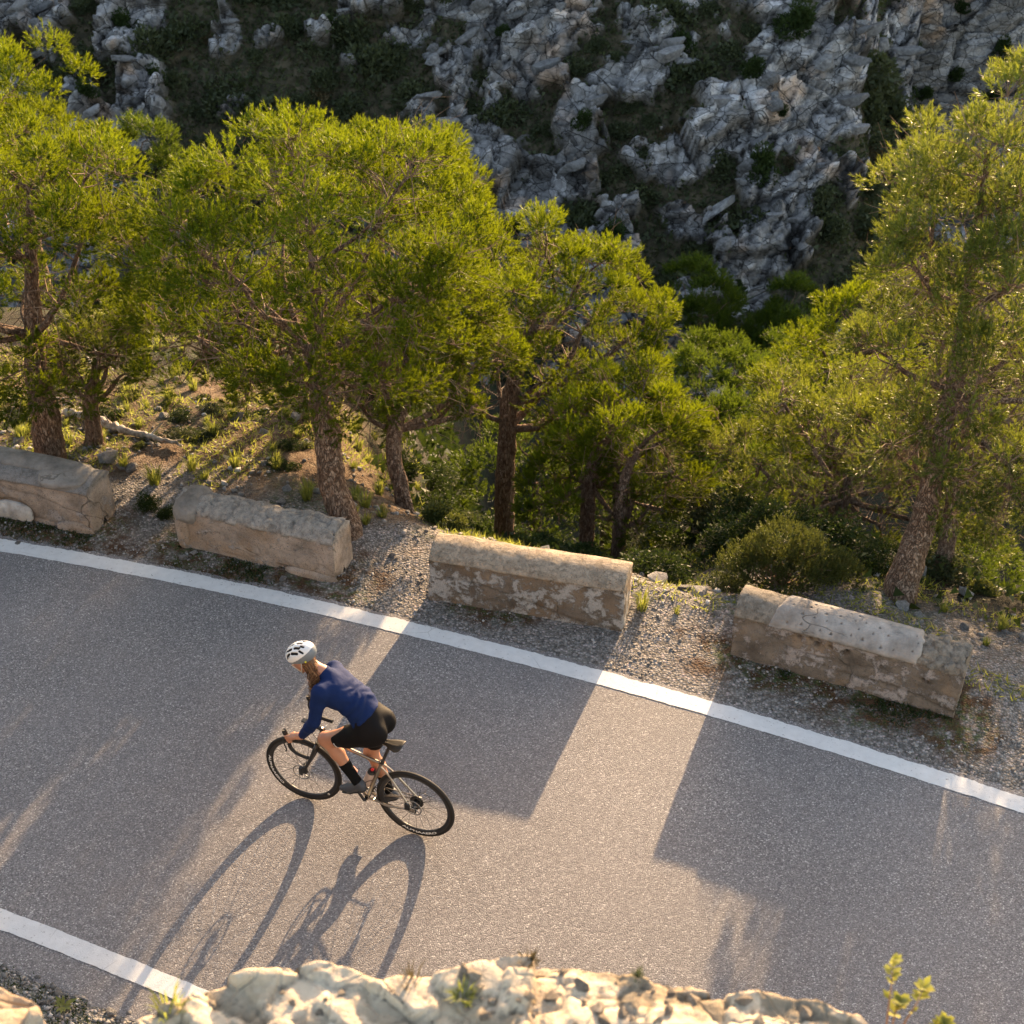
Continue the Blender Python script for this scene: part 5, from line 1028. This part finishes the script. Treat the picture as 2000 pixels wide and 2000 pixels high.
# crankset and pedals
ck = np.array([.0855, 0, .1435]); ck = ck/np.linalg.norm(ck)*.17
cr = MB(); ctr_ = np.array([BBX, 0, BBZ])
cr.torus(ctr_+[0, -.046, 0], (0, 1, 0), .086, .005, 60, 6, .0016); cr.torus(ctr_+[0, -.040, 0], (0, 1, 0), .066, .004, 50, 6, .0016)
for q in range(4): a = q*PI/2+.6; cr.tube([ctr_+[0, -.05, 0], ctr_+[.082*math.cos(a), -.047, .082*math.sin(a)]], [.013, .006], 8)
cr.tube([ctr_+[0, -.06, 0], ctr_+[0, .06, 0]], .013, 14); cr.build('chainring', BLK, bike)
for sy, d in ((1, ck), (-1, -ck)):
    MB().tube([ctr_+[0, sy*.060, 0], ctr_+d*.5+[0, sy*.066, 0], ctr_+d+[0, sy*.072, 0]], [.017, .0125, .0135], 12, True, .7).build('crank_arm', CARB, bike)
    pc_ = ctr_+d+np.array([0, sy*.125, 0]); pm = MB().tube([ctr_+d+[0, sy*.072, 0], pc_+[0, sy*.03, 0]], .006, 10); pm.box(pc_, (.030, .026, .009)); pm.build('pedal', BLK, bike)
chn = MB(); P = []
for a in np.linspace(-.5*PI+.1, .5*PI, 16): P.append((BBX+.090*math.cos(a), -.046, BBZ+.090*math.sin(a)))
P += [(.2, -.044, .375)]
for a in np.linspace(.5*PI, 1.2*PI, 8): P.append((.045*math.cos(a), -.04, .345+.045*math.sin(a)))
P += [(-.015, -.045, .27), (.01, -.045, .235), (.03, -.045, .19), (.055, -.045, .18), (.09, -.045, .185), (BBX-.02, -.046, BBZ-.088)]
P.append(P[0]); chn.tube(np.array(P), .0045, 6, False); chn.build('chain', CHN, bike)
dr = MB(); dr.box((.0, -.078, .285), (.02, .012, .028)); dr.tube([(-.005, -.06, .27), (.045, -.05, .19)], [.009, .007], 8); dr.torus((.0, -.048, .262), (0, 1, 0), .017, .004, 20, 6); dr.torus((.043, -.048, .190), (0, 1, 0), .019, .004, 20, 6); dr.tube(spline([(-.01, -.082, .29), (-.09, -.085, .33), (-.06, -.08, .40), (.02, -.07, .40)], 16), .0024, 6); dr.build('derailleur', BLK, bike)
# bottle cages and the little bag on the top tube
def bottle(label, base, axis, body, capm, valve, mats):
    root = thing('water_bottle', label, 'bottle', (0, 0, 0)); root.location = Matrix.Rotation(BRZ, 4, 'Z')@Vector(base)+Vector(BX); ax = Vector(axis).normalized(); q = Matrix.Rotation(BRZ, 4, 'Z').to_3x3()@ax
    root.rotation_mode = 'QUATERNION'; root.rotation_quaternion = q.to_track_quat('Z', 'Y')
    MB().tube([(0, 0, 0), (0, 0, .003), (0, 0, .06), (0, 0, .085), (0, 0, .105), (0, 0, .155), (0, 0, .168)], [.030, .036, .036, .032, .036, .036, .029], 28).build('bottle_body', body, root)
    MB().tube([(0, 0, .1605), (0, 0, .185), (0, 0, .192)], [.0325, .0325, .022], 26).build('cap', capm, root); MB().tube([(0, 0, .190), (0, 0, .207), (0, 0, .212)], [.012, .013, .008], 16).build('valve', valve, root)
BOT = Mat('clear_bottle', .35, .5); BOT.col((.62, .50, .44)); BOT.b.inputs['Transmission Weight'].default_value = .35; BOT = BOT.m; RED = simple('red_plastic', (.6, .02, .03), .4, .5); BLP = simple('black_plastic', (.02, .02, .022), .45, .5); PNK = simple('pink_bottle', (.62, .33, .28), .35, .5)
bottle('clear pinkish water bottle with a red valve held on the seat tube', (.437, 0, .40), (-.33, 0, .94), BOT, BLP, RED, None)
bottle('pinkish water bottle with a black cap slanting along the down tube', (.535, 0, .475), (.71, 0, .70), PNK, BLP, BLP, None)
for b_, ax in (((.437, 0, .40), (-.33, 0, .94)), ((.535, 0, .475), (.71, 0, .70))):
    b_ = np.array(b_); ax = np.array(ax)/np.linalg.norm(ax); cg = MB(); nx_ = np.array([ax[2], 0, -ax[0]])
    for sy in (1, -1): cg.tube(spline([b_-nx_*0+ax*(-.006), b_+np.array([0, sy*.038, 0])+ax*.01, b_+np.array([0, sy*.039, 0])+ax*.07, b_+np.array([0, sy*.02, 0])-nx_*.034+ax*.1], 12), .003, 6)
    cg.build('bottle_cage', BLK, bike)
bg_ = MB(); bg_.box((.665, 0, .805), (.075, .024, .033), [[.985, 0, -.17], [0, 1, 0], [.17, 0, .985]], .35); bg_.build('top_tube_bag', simple('bag_fabric', (.014, .014, .015), .8, .2), bike)
cmp_ = MB().box(yaw([(.945, 0, .915)])[0], (.030, .022, .006), None, .25).build('bike_computer', BLK, bike)
# ------------------------------------------------------------------ the cyclist: smooth bodies from blended distance fields
class Field:
    def __init__(s, lo, hi, h):
        s.h = h; s.lo = np.array(lo, float); n = np.ceil((np.array(hi)-s.lo)/h).astype(int)+1; s.n = n
        s.g = [s.lo[i]+np.arange(n[i])*h for i in range(3)]; s.f = np.full(n, 1.0, np.float32)
    def _box(s, lo, hi, m=.07):
        a = np.clip(((np.array(lo)-m-s.lo)/s.h).astype(int), 0, s.n); b = np.clip(((np.array(hi)+m-s.lo)/s.h).astype(int)+1, 0, s.n)
        sl = tuple(slice(a[i], b[i]) for i in range(3)); return sl, s.g[0][sl[0]][:, None, None], s.g[1][sl[1]][None, :, None], s.g[2][sl[2]][None, None, :]
    def blend(s, sl, d, k):
        f = s.f[sl]
        if k > 0: hh = np.clip(.5+.5*(f-d)/k, 0, 1); s.f[sl] = f*(1-hh)+d*hh-k*hh*(1-hh)
        else: s.f[sl] = np.minimum(f, d)
    def cap(s, a, b, ra, rb, k=.02, sub=False, sq=None):
        a = np.array(a, float); b = np.array(b, float); R = max(ra, rb); sl, x, y, z = s._box(np.minimum(a, b)-R, np.maximum(a, b)+R); ab = b-a
        t = np.clip(((x-a[0])*ab[0]+(y-a[1])*ab[1]+(z-a[2])*ab[2])/(ab@ab+1e-12), 0, 1)
        d = np.sqrt((x-a[0]-t*ab[0])**2+(y-a[1]-t*ab[1])**2+(z-a[2]-t*ab[2])**2)-(ra+(rb-ra)*t)
        if sub: s.f[sl] = np.maximum(s.f[sl], -d)
        else: s.blend(sl, d, k)
        return s
    def ell(s, c, r, ax=None, k=.02, sub=False):
        c = np.array(c, float); r = np.array(r, float); R = max(r); sl, x, y, z = s._box(c-R, c+R); A = np.eye(3) if ax is None else np.array(ax)
        p = [(x-c[0])*A[i][0]+(y-c[1])*A[i][1]+(z-c[2])*A[i][2] for i in range(3)]
        k0 = np.sqrt(sum((p[i]/r[i])**2 for i in range(3))); k1 = np.sqrt(sum((p[i]/r[i]**2)**2 for i in range(3)))+1e-9; d = k0*(k0-1)/k1
        d = np.where(k0 < .3, -min(r)*.7, d)
        if sub: s.f[sl] = np.maximum(s.f[sl], -d)
        else: s.blend(sl, d, k)
        return s
    def cut(s, p, n):   # keep the side the normal points away from
        n = np.array(n, float)/np.linalg.norm(n); d = (s.g[0][:, None, None]-p[0])*n[0]+(s.g[1][None, :, None]-p[1])*n[1]+(s.g[2][None, None, :]-p[2])*n[2]; s.f = np.maximum(s.f, d.astype(np.float32)); return s
    def cutlocal(s, p, n, R):
        n = np.array(n, float)/np.linalg.norm(n); X_, Y_, Z_ = s.g[0][:, None, None], s.g[1][None, :, None], s.g[2][None, None, :]; d = (X_-p[0])*n[0]+(Y_-p[1])*n[1]+(Z_-p[2])*n[2]
        w = ((X_-p[0])**2+(Y_-p[1])**2+(Z_-p[2])**2) < R*R; s.f = np.where(w, np.maximum(s.f, d), s.f).astype(np.float32); return s
    def mesh(s, name, mat, parent, smooth_it=1, disp=None, mats=None, mfun=None):
        f = s.f; h = s.h; ins = f < 0; c8 = [(i, j, k) for i in (0, 1) for j in (0, 1) for k in (0, 1)]; nx, ny, nz = f.shape
        def sub(A, c): return A[c[0]:nx-1+c[0], c[1]:ny-1+c[1], c[2]:nz-1+c[2]]
        cnt = sum(sub(ins, c).astype(np.int8) for c in c8); act = (cnt > 0) & (cnt < 8); idx = np.argwhere(act); vid = np.full(act.shape, -1, np.int64); vid[act] = np.arange(len(idx))
        P = np.zeros((len(idx), 3)); W = np.zeros(len(idx))
        for a in c8:
            for ax in range(3):
                if a[ax]: continue
                b = list(a); b[ax] = 1
                fa = f[idx[:, 0]+a[0], idx[:, 1]+a[1], idx[:, 2]+a[2]]; fb = f[idx[:, 0]+b[0], idx[:, 1]+b[1], idx[:, 2]+b[2]]; cr_ = (fa < 0) != (fb < 0); t = np.where(cr_, fa/(fa-fb+1e-12), 0)
                q = np.tile(np.array(a, float), (len(idx), 1)); q[:, ax] = t; P += q*cr_[:, None]; W += cr_
        P = s.lo+(idx+P/W[:, None])*h; Q = []
        for ax in range(3):
            u, v = [(1, 2), (2, 0), (0, 1)][ax]; sl0 = [slice(1, -1)]*3; sl0[ax] = slice(0, -1); sl1 = list(sl0); sl1[ax] = slice(1, None)
            A = ins[tuple(sl0)]; B = ins[tuple(sl1)]; 
            for flip in (0, 1):
                e = np.argwhere((A & ~B) if flip == 0 else (~A & B))
                if not len(e): continue
                g = e.copy(); 
                for q in range(3):
                    if q != ax: g[:, q] += 1
                def vv(du, dv): k_ = g.copy(); k_[:, u] += du; k_[:, v] += dv; return vid[k_[:, 0], k_[:, 1], k_[:, 2]]
                quad = np.stack([vv(-1, -1), vv(0, -1), vv(0, 0), vv(-1, 0)], 1); Q.append(quad if flip == 0 else quad[:, ::-1])
        Q = np.concatenate(Q); Q = Q[(Q >= 0).all(1)]
        for _ in range(smooth_it):
            acc = np.zeros_like(P); n_ = np.zeros(len(P))
            for a, b in ((0, 1), (1, 2), (2, 3), (3, 0)):
                np.add.at(acc, Q[:, a], P[Q[:, b]]); np.add.at(acc, Q[:, b], P[Q[:, a]]); np.add.at(n_, Q[:, a], 1); np.add.at(n_, Q[:, b], 1)
            P = P*.5+.5*acc/np.maximum(n_, 1)[:, None]
        if disp is not None: P = disp(P)
        mi = mfun(P[Q].mean(1)) if mfun else None
        return link(name, mesh_np(name, P, Q, None, mat, True, None, mats, mi), parent)
rider = thing('person', 'cyclist in navy long-sleeved jersey, black shorts and white helmet standing on the pedals', 'person', BX, BRZ)
SK = Mat('skin', .5, .4); SK.col(SK.mix(SK.noise(SK.co('Object'), 9, 3), (.36, .17, .10), (.43, .215, .135))); SK.b.inputs['Subsurface Weight'].default_value = .08; SK.b.inputs['Subsurface Radius'].default_value = (.02, .008, .004); SK = SK.m
def cloth(name, col, rough=.75, sheen=.3, bumps=0):
    M = Mat(name, rough, .15); M.col(M.mix(M.noise(M.co('Object'), 7, 3), col, tuple(v*1.25 for v in col))); M.b.inputs['Sheen Weight'].default_value = sheen; M.bump(M.noise(M.co('Object'), 900, 2), .001, .3); return M.m
NAVY = cloth('navy_fabric', (.004, .014, .062), .8, .0); BLS = cloth('black_lycra', (.0035, .003, .0035), .7, .0); SOCK = cloth('sock_knit', (.004, .004, .004), .9, .0); SHOE = simple('shoe_grey', (.045, .05, .06), .55, .4)
v3 = lambda *a: np.array(a, float)
hipL, hipR = v3(.345, .098, 1.075), v3(.335, -.098, 1.06)
kneL, kneR = v3(.705, .105, .893), v3(.425, -.100, .665)
ankL, ankR = v3(.452, .122, .545), v3(.300, -.124, .262)
shL, shR = v3(.68, .168, 1.445), v3(.735, -.165, 1.40)
elL, elR = v3(.712, .238, 1.195), v3(.716, -.238, 1.19)
wrL, wrR = v3(.858, .218, .968), v3(.860, -.218, .965)
hc = v3(.905, .012, 1.592); hf = v3(.86, .10, -.50); hf /= np.linalg.norm(hf); hs = np.cross([0, 0, 1.], hf); hs /= np.linalg.norm(hs); hu = np.cross(hf, hs)
def H(f, s_, u): return hc+hf*f+hs*s_+hu*u
def torso(F, g, legs=True, arms=True):
    F.ell((.345, 0, 1.115), (.125+g, .158+g, .118+g), None, .03)
    for sy in (1, -1): F.ell((.285, sy*.072, 1.095), (.105+g, .088+g, .115+g), None, .03)
    F.cap((.36, 0, 1.16), (.45, 0, 1.29), .118+g, .100+g, .05); F.cap((.37, .05, 1.16), (.46, .045, 1.28), .09+g, .085+g, .04); F.cap((.37, -.05, 1.16), (.46, -.045, 1.28), .09+g, .085+g, .04)
    F.cap((.46, .04, 1.29), (.62, .075, 1.385), .092+g, .096+g, .05); F.cap((.46, -.04, 1.29), (.64, -.075, 1.365), .092+g, .094+g, .05)
    F.ell((.62, 0, 1.365), (.12+g, .145+g, .115+g), None, .04)
    for sy in (1, -1): F.ell((.655, sy*.07, 1.33), (.06+g, .06+g, .055+g), None, .04)
    F.cap((.65, .07, 1.425), shL-[.005, .012, 0], .075+g, .060+g, .05); F.cap((.67, -.07, 1.405), shR-[.005, -.012, 0], .075+g, .060+g, .05)
    F.cap((.66, 0, 1.44), (.735, 0, 1.505), .07+g, .052+g, .04)
def arm(F, sh, el, wr, g):
    m1 = sh*.6+el*.4+[0, 0, 0]; F.cap(sh, m1, .058+g, .050+g, .035); F.cap(m1, el, .050+g, .041+g, .02); m2 = el*.65+wr*.35; F.cap(el, m2, .041+g, .040+g, .02); F.cap(m2, wr, .040+g, .0265+g, .02)
def leg(F, hp, kn, an, g, calf=True):
    m1 = hp*.55+kn*.45; F.cap(hp, m1, .098+g, .082+g, .05); F.cap(m1, kn, .082+g, .058+g, .03)
    F.ell(kn+[.012, 0, .004], (.058+g,)*3, None, .02)
    if calf: m2 = kn*.66+an*.34; back = np.cross(an-kn, [0, 1, 0]); back /= np.linalg.norm(back); back *= (-1 if back[0] > 0 else 1); F.cap(kn, m2+back*.012, .052+g, .055+g, .03); F.cap(m2+back*.012, an, .055+g, .034+g, .03)
body = Field((-.02, -.34, .05), (1.16, .34, 1.80), .007)
torso(body, -.004)
for a in ((shL, elL, wrL), (shR, elR, wrR)): arm(body, *a, -.003)
for a in ((hipL, kneL, ankL), (hipR, kneR, ankR)): leg(body, *a, -.002)
body.cap((.71, 0, 1.48), H(-.03, 0, -.06), .052, .052, .03)
body.ell(H(-.012, 0, .02), (.098, .076, .098), [hf, hs, hu], .02); body.ell(H(.028, 0, -.045), (.066, .060, .066), [hf, hs, hu], .025); body.ell(H(.055, 0, -.090), (.028, .032, .022), [hf, hs, hu], .02)
body.cap(H(.088, 0, .0), H(.112, 0, -.028), .008, .013, .012); body.ell(H(.092, 0, -.056), (.010, .024, .009), [hf, hs, hu], .008)
for sy in (1, -1): body.ell(H(-.008, sy*.076, -.012), (.016, .007, .027), [hf, hs, hu], .006); body.ell(H(.076, sy*.030, -.004), (.016, .016, .012), [hf, hs, hu], .012, True)
for an, sy in ((ankL, 1), (ankR, -1)): pass
# hands on the hoods: palm, four wrapped fingers of unequal length, thumb inside the hood
for wr, sy in ((wrL, 1), (wrR, -1)):
    hy = sy*.211; pm0 = wr+[.012, 0, -.004]; pm1 = v3(.945, hy+sy*.012, .945)
    body.cap(wr, pm0+[.02, 0, 0], .026, .027, .015); body.cap(pm0+[.015, sy*.008, 0], pm1+[-.005, sy*.012, -.006], .0225, .0215, .012); body.cap(pm0+[.012, -sy*.006, .002], pm1+[0, -sy*.008, .004], .0215, .019, .012)
    for q, (dx, dz, L_) in enumerate(((.030, .006, .9), (.014, -.013, 1.), (-.004, -.030, .96), (-.020, -.046, .8))):
        k0 = v3(.955+dx*.6, hy+sy*.026, .942+dz); k1 = k0+v3(.026*L_, sy*.004, -.010); k2 = k1+v3(.012*L_, -sy*.024*L_, -.010); k3 = k2+v3(-.006, -sy*.022*L_, -.002)
        body.cap(pm1+[0, sy*.012, dz*.4], k0, .012, .0098, .008); body.cap(k0, k1, .0098, .0088, .004); body.cap(k1, k2, .0088, .0082, .004); body.cap(k2, k3, .0082, .0072, .004)
    t0 = v3(.915, hy-sy*.012, .946); t1 = v3(.948, hy-sy*.032, .940); t2 = v3(.972, hy-sy*.030, .925); body.cap(t0, t1, .0135, .0105, .01); body.cap(t1, t2, .0105, .0085, .005)
footdef = ((ankL, v3(.412, .124, .500), v3(.515, .126, .446), v3(.585, .126, .418)), (ankR, v3(.262, -.126, .222), v3(.345, -.128, .158), v3(.405, -.130, .140)))
for an, he, ba, to in footdef: body.cap(an, he, .032, .028, .02); body.cap(he, ba, .028, .030, .02); body.cap(ba, to, .028, .018, .02)
body.mesh('body', SK, rider, 2)
# jersey
def wrinkle(P, amp=1.):
    w = np.sin((P[:, 0]*.75+P[:, 2]*.3)*95+fbm(P[:, 0]*9, P[:, 1]*9, P[:, 2]*9, 2, 3)*5)*sstep(.62, .40, P[:, 0])*.0062*(.4+fbm(P[:, 0]*6, P[:, 1]*6, P[:, 2]*6, 2, 6)+.4)
    w2 = fbm(P[:, 0]*16, P[:, 1]*14, P[:, 2]*16, 3, 7)*.0060
    c = np.array([.52, 0, 1.33]); n = P-c; n[:, 0] *= .5; n /= np.linalg.norm(n, axis=1)[:, None]; return P+n*((w+w2)*amp)[:, None]
J = Field((.20, -.34, .86), (.92, .34, 1.64), .006); torso(J, .007)
J.cut((.355, 0, 1.215), (-.72, 0, -.70))
Ja = Field((.20, -.34, .86), (.92, .34, 1.64), .006)
for a in ((shL, elL, wrL), (shR, elR, wrR)): arm(Ja, *a, .0065)
Ja.cutlocal(wrL+(elL-wrL)*.07, wrL-elL, .075); Ja.cutlocal(wrR+(elR-wrR)*.07, wrR-elR, .075)
hh = np.clip(.5+.5*(J.f-Ja.f)/.03, 0, 1); J.f = J.f*(1-hh)+Ja.f*hh-.03*hh*(1-hh)
J.cut((.742, 0, 1.512), (.8, 0, .6)); jer = J.mesh('jersey', NAVY, rider, 2, wrinkle)
Sx = Field((.08, -.26, .60), (.72, .26, 1.36), .006); torso(Sx, .003)
for a in ((hipL, kneL, ankL), (hipR, kneR, ankR)): leg(Sx, *a, .004, False)
Sx.cut((.375, 0, 1.245), (.72, 0, .70)); Sx.cutlocal(hipL+(kneL-hipL)*.74, kneL-hipL, .16); Sx.cutlocal(hipR+(kneR-hipR)*.72, kneR-hipR, .16)
def crease(P): P = P.copy(); c = np.exp(-(P[:, 1]/.012)**2)*sstep(.30, .22, P[:, 0])*sstep(1.24, 1.14, P[:, 2]); P[:, 0] += .004*c; return P
sho = Sx.mesh('shorts', BLS, rider, 2, crease)
# leg band print: an unreadable white script line near the left hem
tdir = (kneL-hipL)/np.linalg.norm(kneL-hipL); tp = MB(); rng = np.random.default_rng(6); side = np.cross(tdir, [0, 1, 0]); side /= np.linalg.norm(side); side = side if side[2] < 0 else -side; cc_ = hipL+(kneL-hipL)*.685
pts = []
for q in range(26):
    a = -.12+q*.036; r_ = .0755; wob = .0045*math.sin(q*1.9)+.002*math.sin(q*3.7); pts.append(cc_+tdir*wob+np.array([0, 1, 0])*r_*math.cos(a)+side*r_*math.sin(a))
tp.tube(np.array(pts), .0022, 5); tp.build('hem_print', WHT, rider)
for kn, an in ((kneL, ankL), (kneR, ankR)):
    k_ = Field(np.minimum(kn, an)-.1, np.maximum(kn, an)+.1, .005); leg(k_, kn+(kn-an)*.2, kn, an, .0035); he = an+(an-kn)*.06; k_.cap(an, he, .037, .037, .02); k_.cut(kn*.44+an*.56, kn-an); k_.mesh('sock', SOCK, rider, 2)
for an, he, ba, to in footdef:
    f_ = Field(np.minimum(he, to)-.07, np.maximum(an, to)+.07, .0045); dn_ = np.cross(to-he, [0, 1, 0]); dn_ /= np.linalg.norm(dn_); dn_ = dn_ if dn_[2] < 0 else -dn_
    f_.cap(an*.5+he*.5, he, .038, .036, .02); f_.cap(he-[.004, 0, 0], ba, .034, .038, .02); f_.cap(an*.45+he*.55, ba, .034, .034, .03); f_.cap(ba, to, .037, .026, .02); f_.cut(he+dn_*.038, dn_); f_.mesh('shoe', SHOE, rider, 1)
    sm = Field(np.minimum(he, to)-.08, np.maximum(he, to)+.08, .004); sm.cap(he+dn_*.034, ba+dn_*.034, .031, .036, .01); sm.cap(ba+dn_*.034, to+dn_*.030, .036, .025, .01); sm.cut(he+dn_*.030, -dn_); sm.cut(he+dn_*.044, dn_); sm.mesh('sole', BLP, rider, 0)
# helmet
HR_ = (.128, .094, .090); HCf = -.018; HCu = .052
def hsurf(f, s_, k=1.): q = max(0, 1-((f-HCf)/HR_[0])**2-(s_/HR_[1])**2); return H(HCf+(f-HCf)*1, s_, HCu+HR_[2]*math.sqrt(q)*k)
HM = Field(hc-.2, hc+.22, .0036); HM.ell(H(HCf, 0, HCu), HR_, [hf, hs, hu], 0); HM.ell(H(-.045, 0, .045), (.108, .088, .084), [hf, hs, hu], .02)
HM.ell(H(-.014, 0, .030), (.108, .078, .088), [hf, hs, hu], 0, True)
HM.cut(H(.0, 0, .012), -hu*.97+hf*.16)
for sy in (0, 1, -1):
    for f0, f1, s_, r_ in (((.055, .085, 0, .010), (-.01, .03, 0, .009), (-.085, -.05, 0, .009)) if sy == 0 else ((.055, .080, .034, .0105), (-.005, .035, .044, .010), (-.075, -.035, .044, .010), (.02, .062, .068, .0105), (-.055, -.005, .076, .010), (-.105, -.085, .030, .009), (-.098, -.075, .066, .008))):
        A_ = hsurf(f0, sy*s_, .96); B_ = hsurf(f1, sy*s_*.94, .96); HM.cap(A_, B_, r_, r_*1.15, 0, True); HM.cap(A_-hu*.02, B_-hu*.02, r_, r_, 0, True)
HW = simple('helmet_white', (.66, .66, .65), .35, .4); HG = simple('helmet_grey', (.14, .16, .18), .45, .4); HD = simple('helmet_foam', (.03, .03, .032), .8, .2)
def hm_m(c):
    q = c-hc; u_ = q@hu; f = q@hf; s_ = q@hs; r = np.sqrt(((f-HCf)/HR_[0])**2+(s_/HR_[1])**2+((u_-HCu)/HR_[2])**2); g = (u_ < .045+.20*np.maximum(-f, -.03)*.9); return np.where((r < .955) & (u_ > .06), 2, g.astype(int))
helm = HM.mesh('helmet', HW, rider, 1, None, [HW, HG, HD], hm_m)
HI = Field(hc-.2, hc+.22, .006); HI.ell(H(-.018, 0, .045), (.114, .082, .080), [hf, hs, hu], 0); HI.cut(H(0, 0, .02), -hu); HI.mesh('helmet_lining', HD, helm, 1)
strp = MB()
for sy in (1, -1):
    for f0 in (.05, -.045): strp.tube(spline([H(f0, sy*.085, .02), H(f0*.45+.005, sy*.084, -.03), H(.022, sy*.068, -.075)], 10), .0045, 6, True, .5)
    strp.tube(spline([H(.022, sy*.068, -.075), H(.045, sy*.04, -.105), H(.05, 0, -.115)], 10), .0042, 6, True, .5)
strp.build('chin_strap', simple('strap_beige', (.42, .38, .32), .7, .3), helm)
MB().tube([H(-.085, .083, .012), H(-.086, .0865, .012)], .007, 12).build('yellow_badge', simple('yellow_badge', (.75, .72, .05), .5, .4), helm)
# hair: many thin wavy strands from the nape down the left side of the neck
HR = Mat('hair_brown', .55, .5); HR.col(HR.ramp(HR.attr('tint'), [(0, (.05, .022, .010)), (.6, (.17, .08, .034)), (1, (.36, .20, .09))])); HR = HR.m
rng = np.random.default_rng(21); n = 620; m_ = 12; t = np.linspace(0, 1, m_)[None, :, None]
a0 = rng.uniform(-.9, 1.25, n); A = np.array([H(-.075*math.cos(a), .072*math.sin(a), .0+.015*rng.random()) for a in a0]); side_ = np.clip((a0+.3)/1.2, 0, 1)[:, None]
Bm = v3(.772, .045, 1.515)+rng.normal(0, 1, (n, 3))*[.032, .03, .026]; Ce = v3(.754, .083, 1.45)+rng.normal(0, 1, (n, 3))*[.032, .022, .04]; De = v3(.764, .100, 1.385)+rng.normal(0, 1, (n, 3))*[.022, .018, .05]
Ph = A[:, None]*(1-t)**3+3*Bm[:, None]*(1-t)**2*t+3*Ce[:, None]*(1-t)*t**2+De[:, None]*t**3
ph = rng.random((n, 1))*6.28; fr_ = 16+8*rng.random((n, 1)); wv = np.sin(fr_*t[..., 0]+ph)[..., None]*np.array([1, .6, 0])+np.cos(fr_*t[..., 0]+ph)[..., None]*np.array([0, .5, .6]); Ph = Ph+wv*.012*t**.5
k = 3; an_ = np.arange(k)*2*PI/k; ring = np.stack([np.cos(an_), np.sin(an_), 0*an_], -1); rr = (.0026*(1-.5*t[0, :, 0]))[None, :, None, None]
V = (Ph[:, :, None, :]+ring[None, None]*rr).reshape(-1, 3); f0 = grid_faces(m_, k, True); Q = (np.arange(n)[:, None, None]*(m_*k)+f0[None]).reshape(-1, 4)
link('hair', mesh_np('hair', V, Q, None, HR, True, {'tint': np.repeat(rng.random(n), m_*k)}), rider)
HH = Field(hc-.25, hc+.12, .005); HH.ell(H(-.045, 0, -.005), (.062, .074, .060), [hf, hs, hu], .02); HH.cap(H(-.07, .02, -.05), (.785, .05, 1.50), .030, .024, .03)
def hdisp(P): return P+ (fbm(P[:, 0]*60, P[:, 1]*60, P[:, 2]*25, 3, 4)*.006)[:, None]*np.array([1, 1, .3])
ho = HH.mesh('hair', HR, rider, 1, hdisp); a = ho.data.attributes.new('tint', 'FLOAT', 'POINT'); a.data.foreach_set('value', np.random.default_rng(2).random(len(ho.data.vertices)).astype(np.float32)*.5)
for sy in (1, -1):
    e_ = MB().torus(H(.080, sy*.030, -.004), hf, .001, .0095, 12, 12); e_.build('eye', simple('eye_white', (.6, .58, .55), .2, .5), rider)
MB().tube([v3(.44, .0, 1.365), v3(.435, .0, 1.352)], .004, 6).build('jersey_label', simple('label_yellow', (.7, .6, .3), .5, .3), rider)
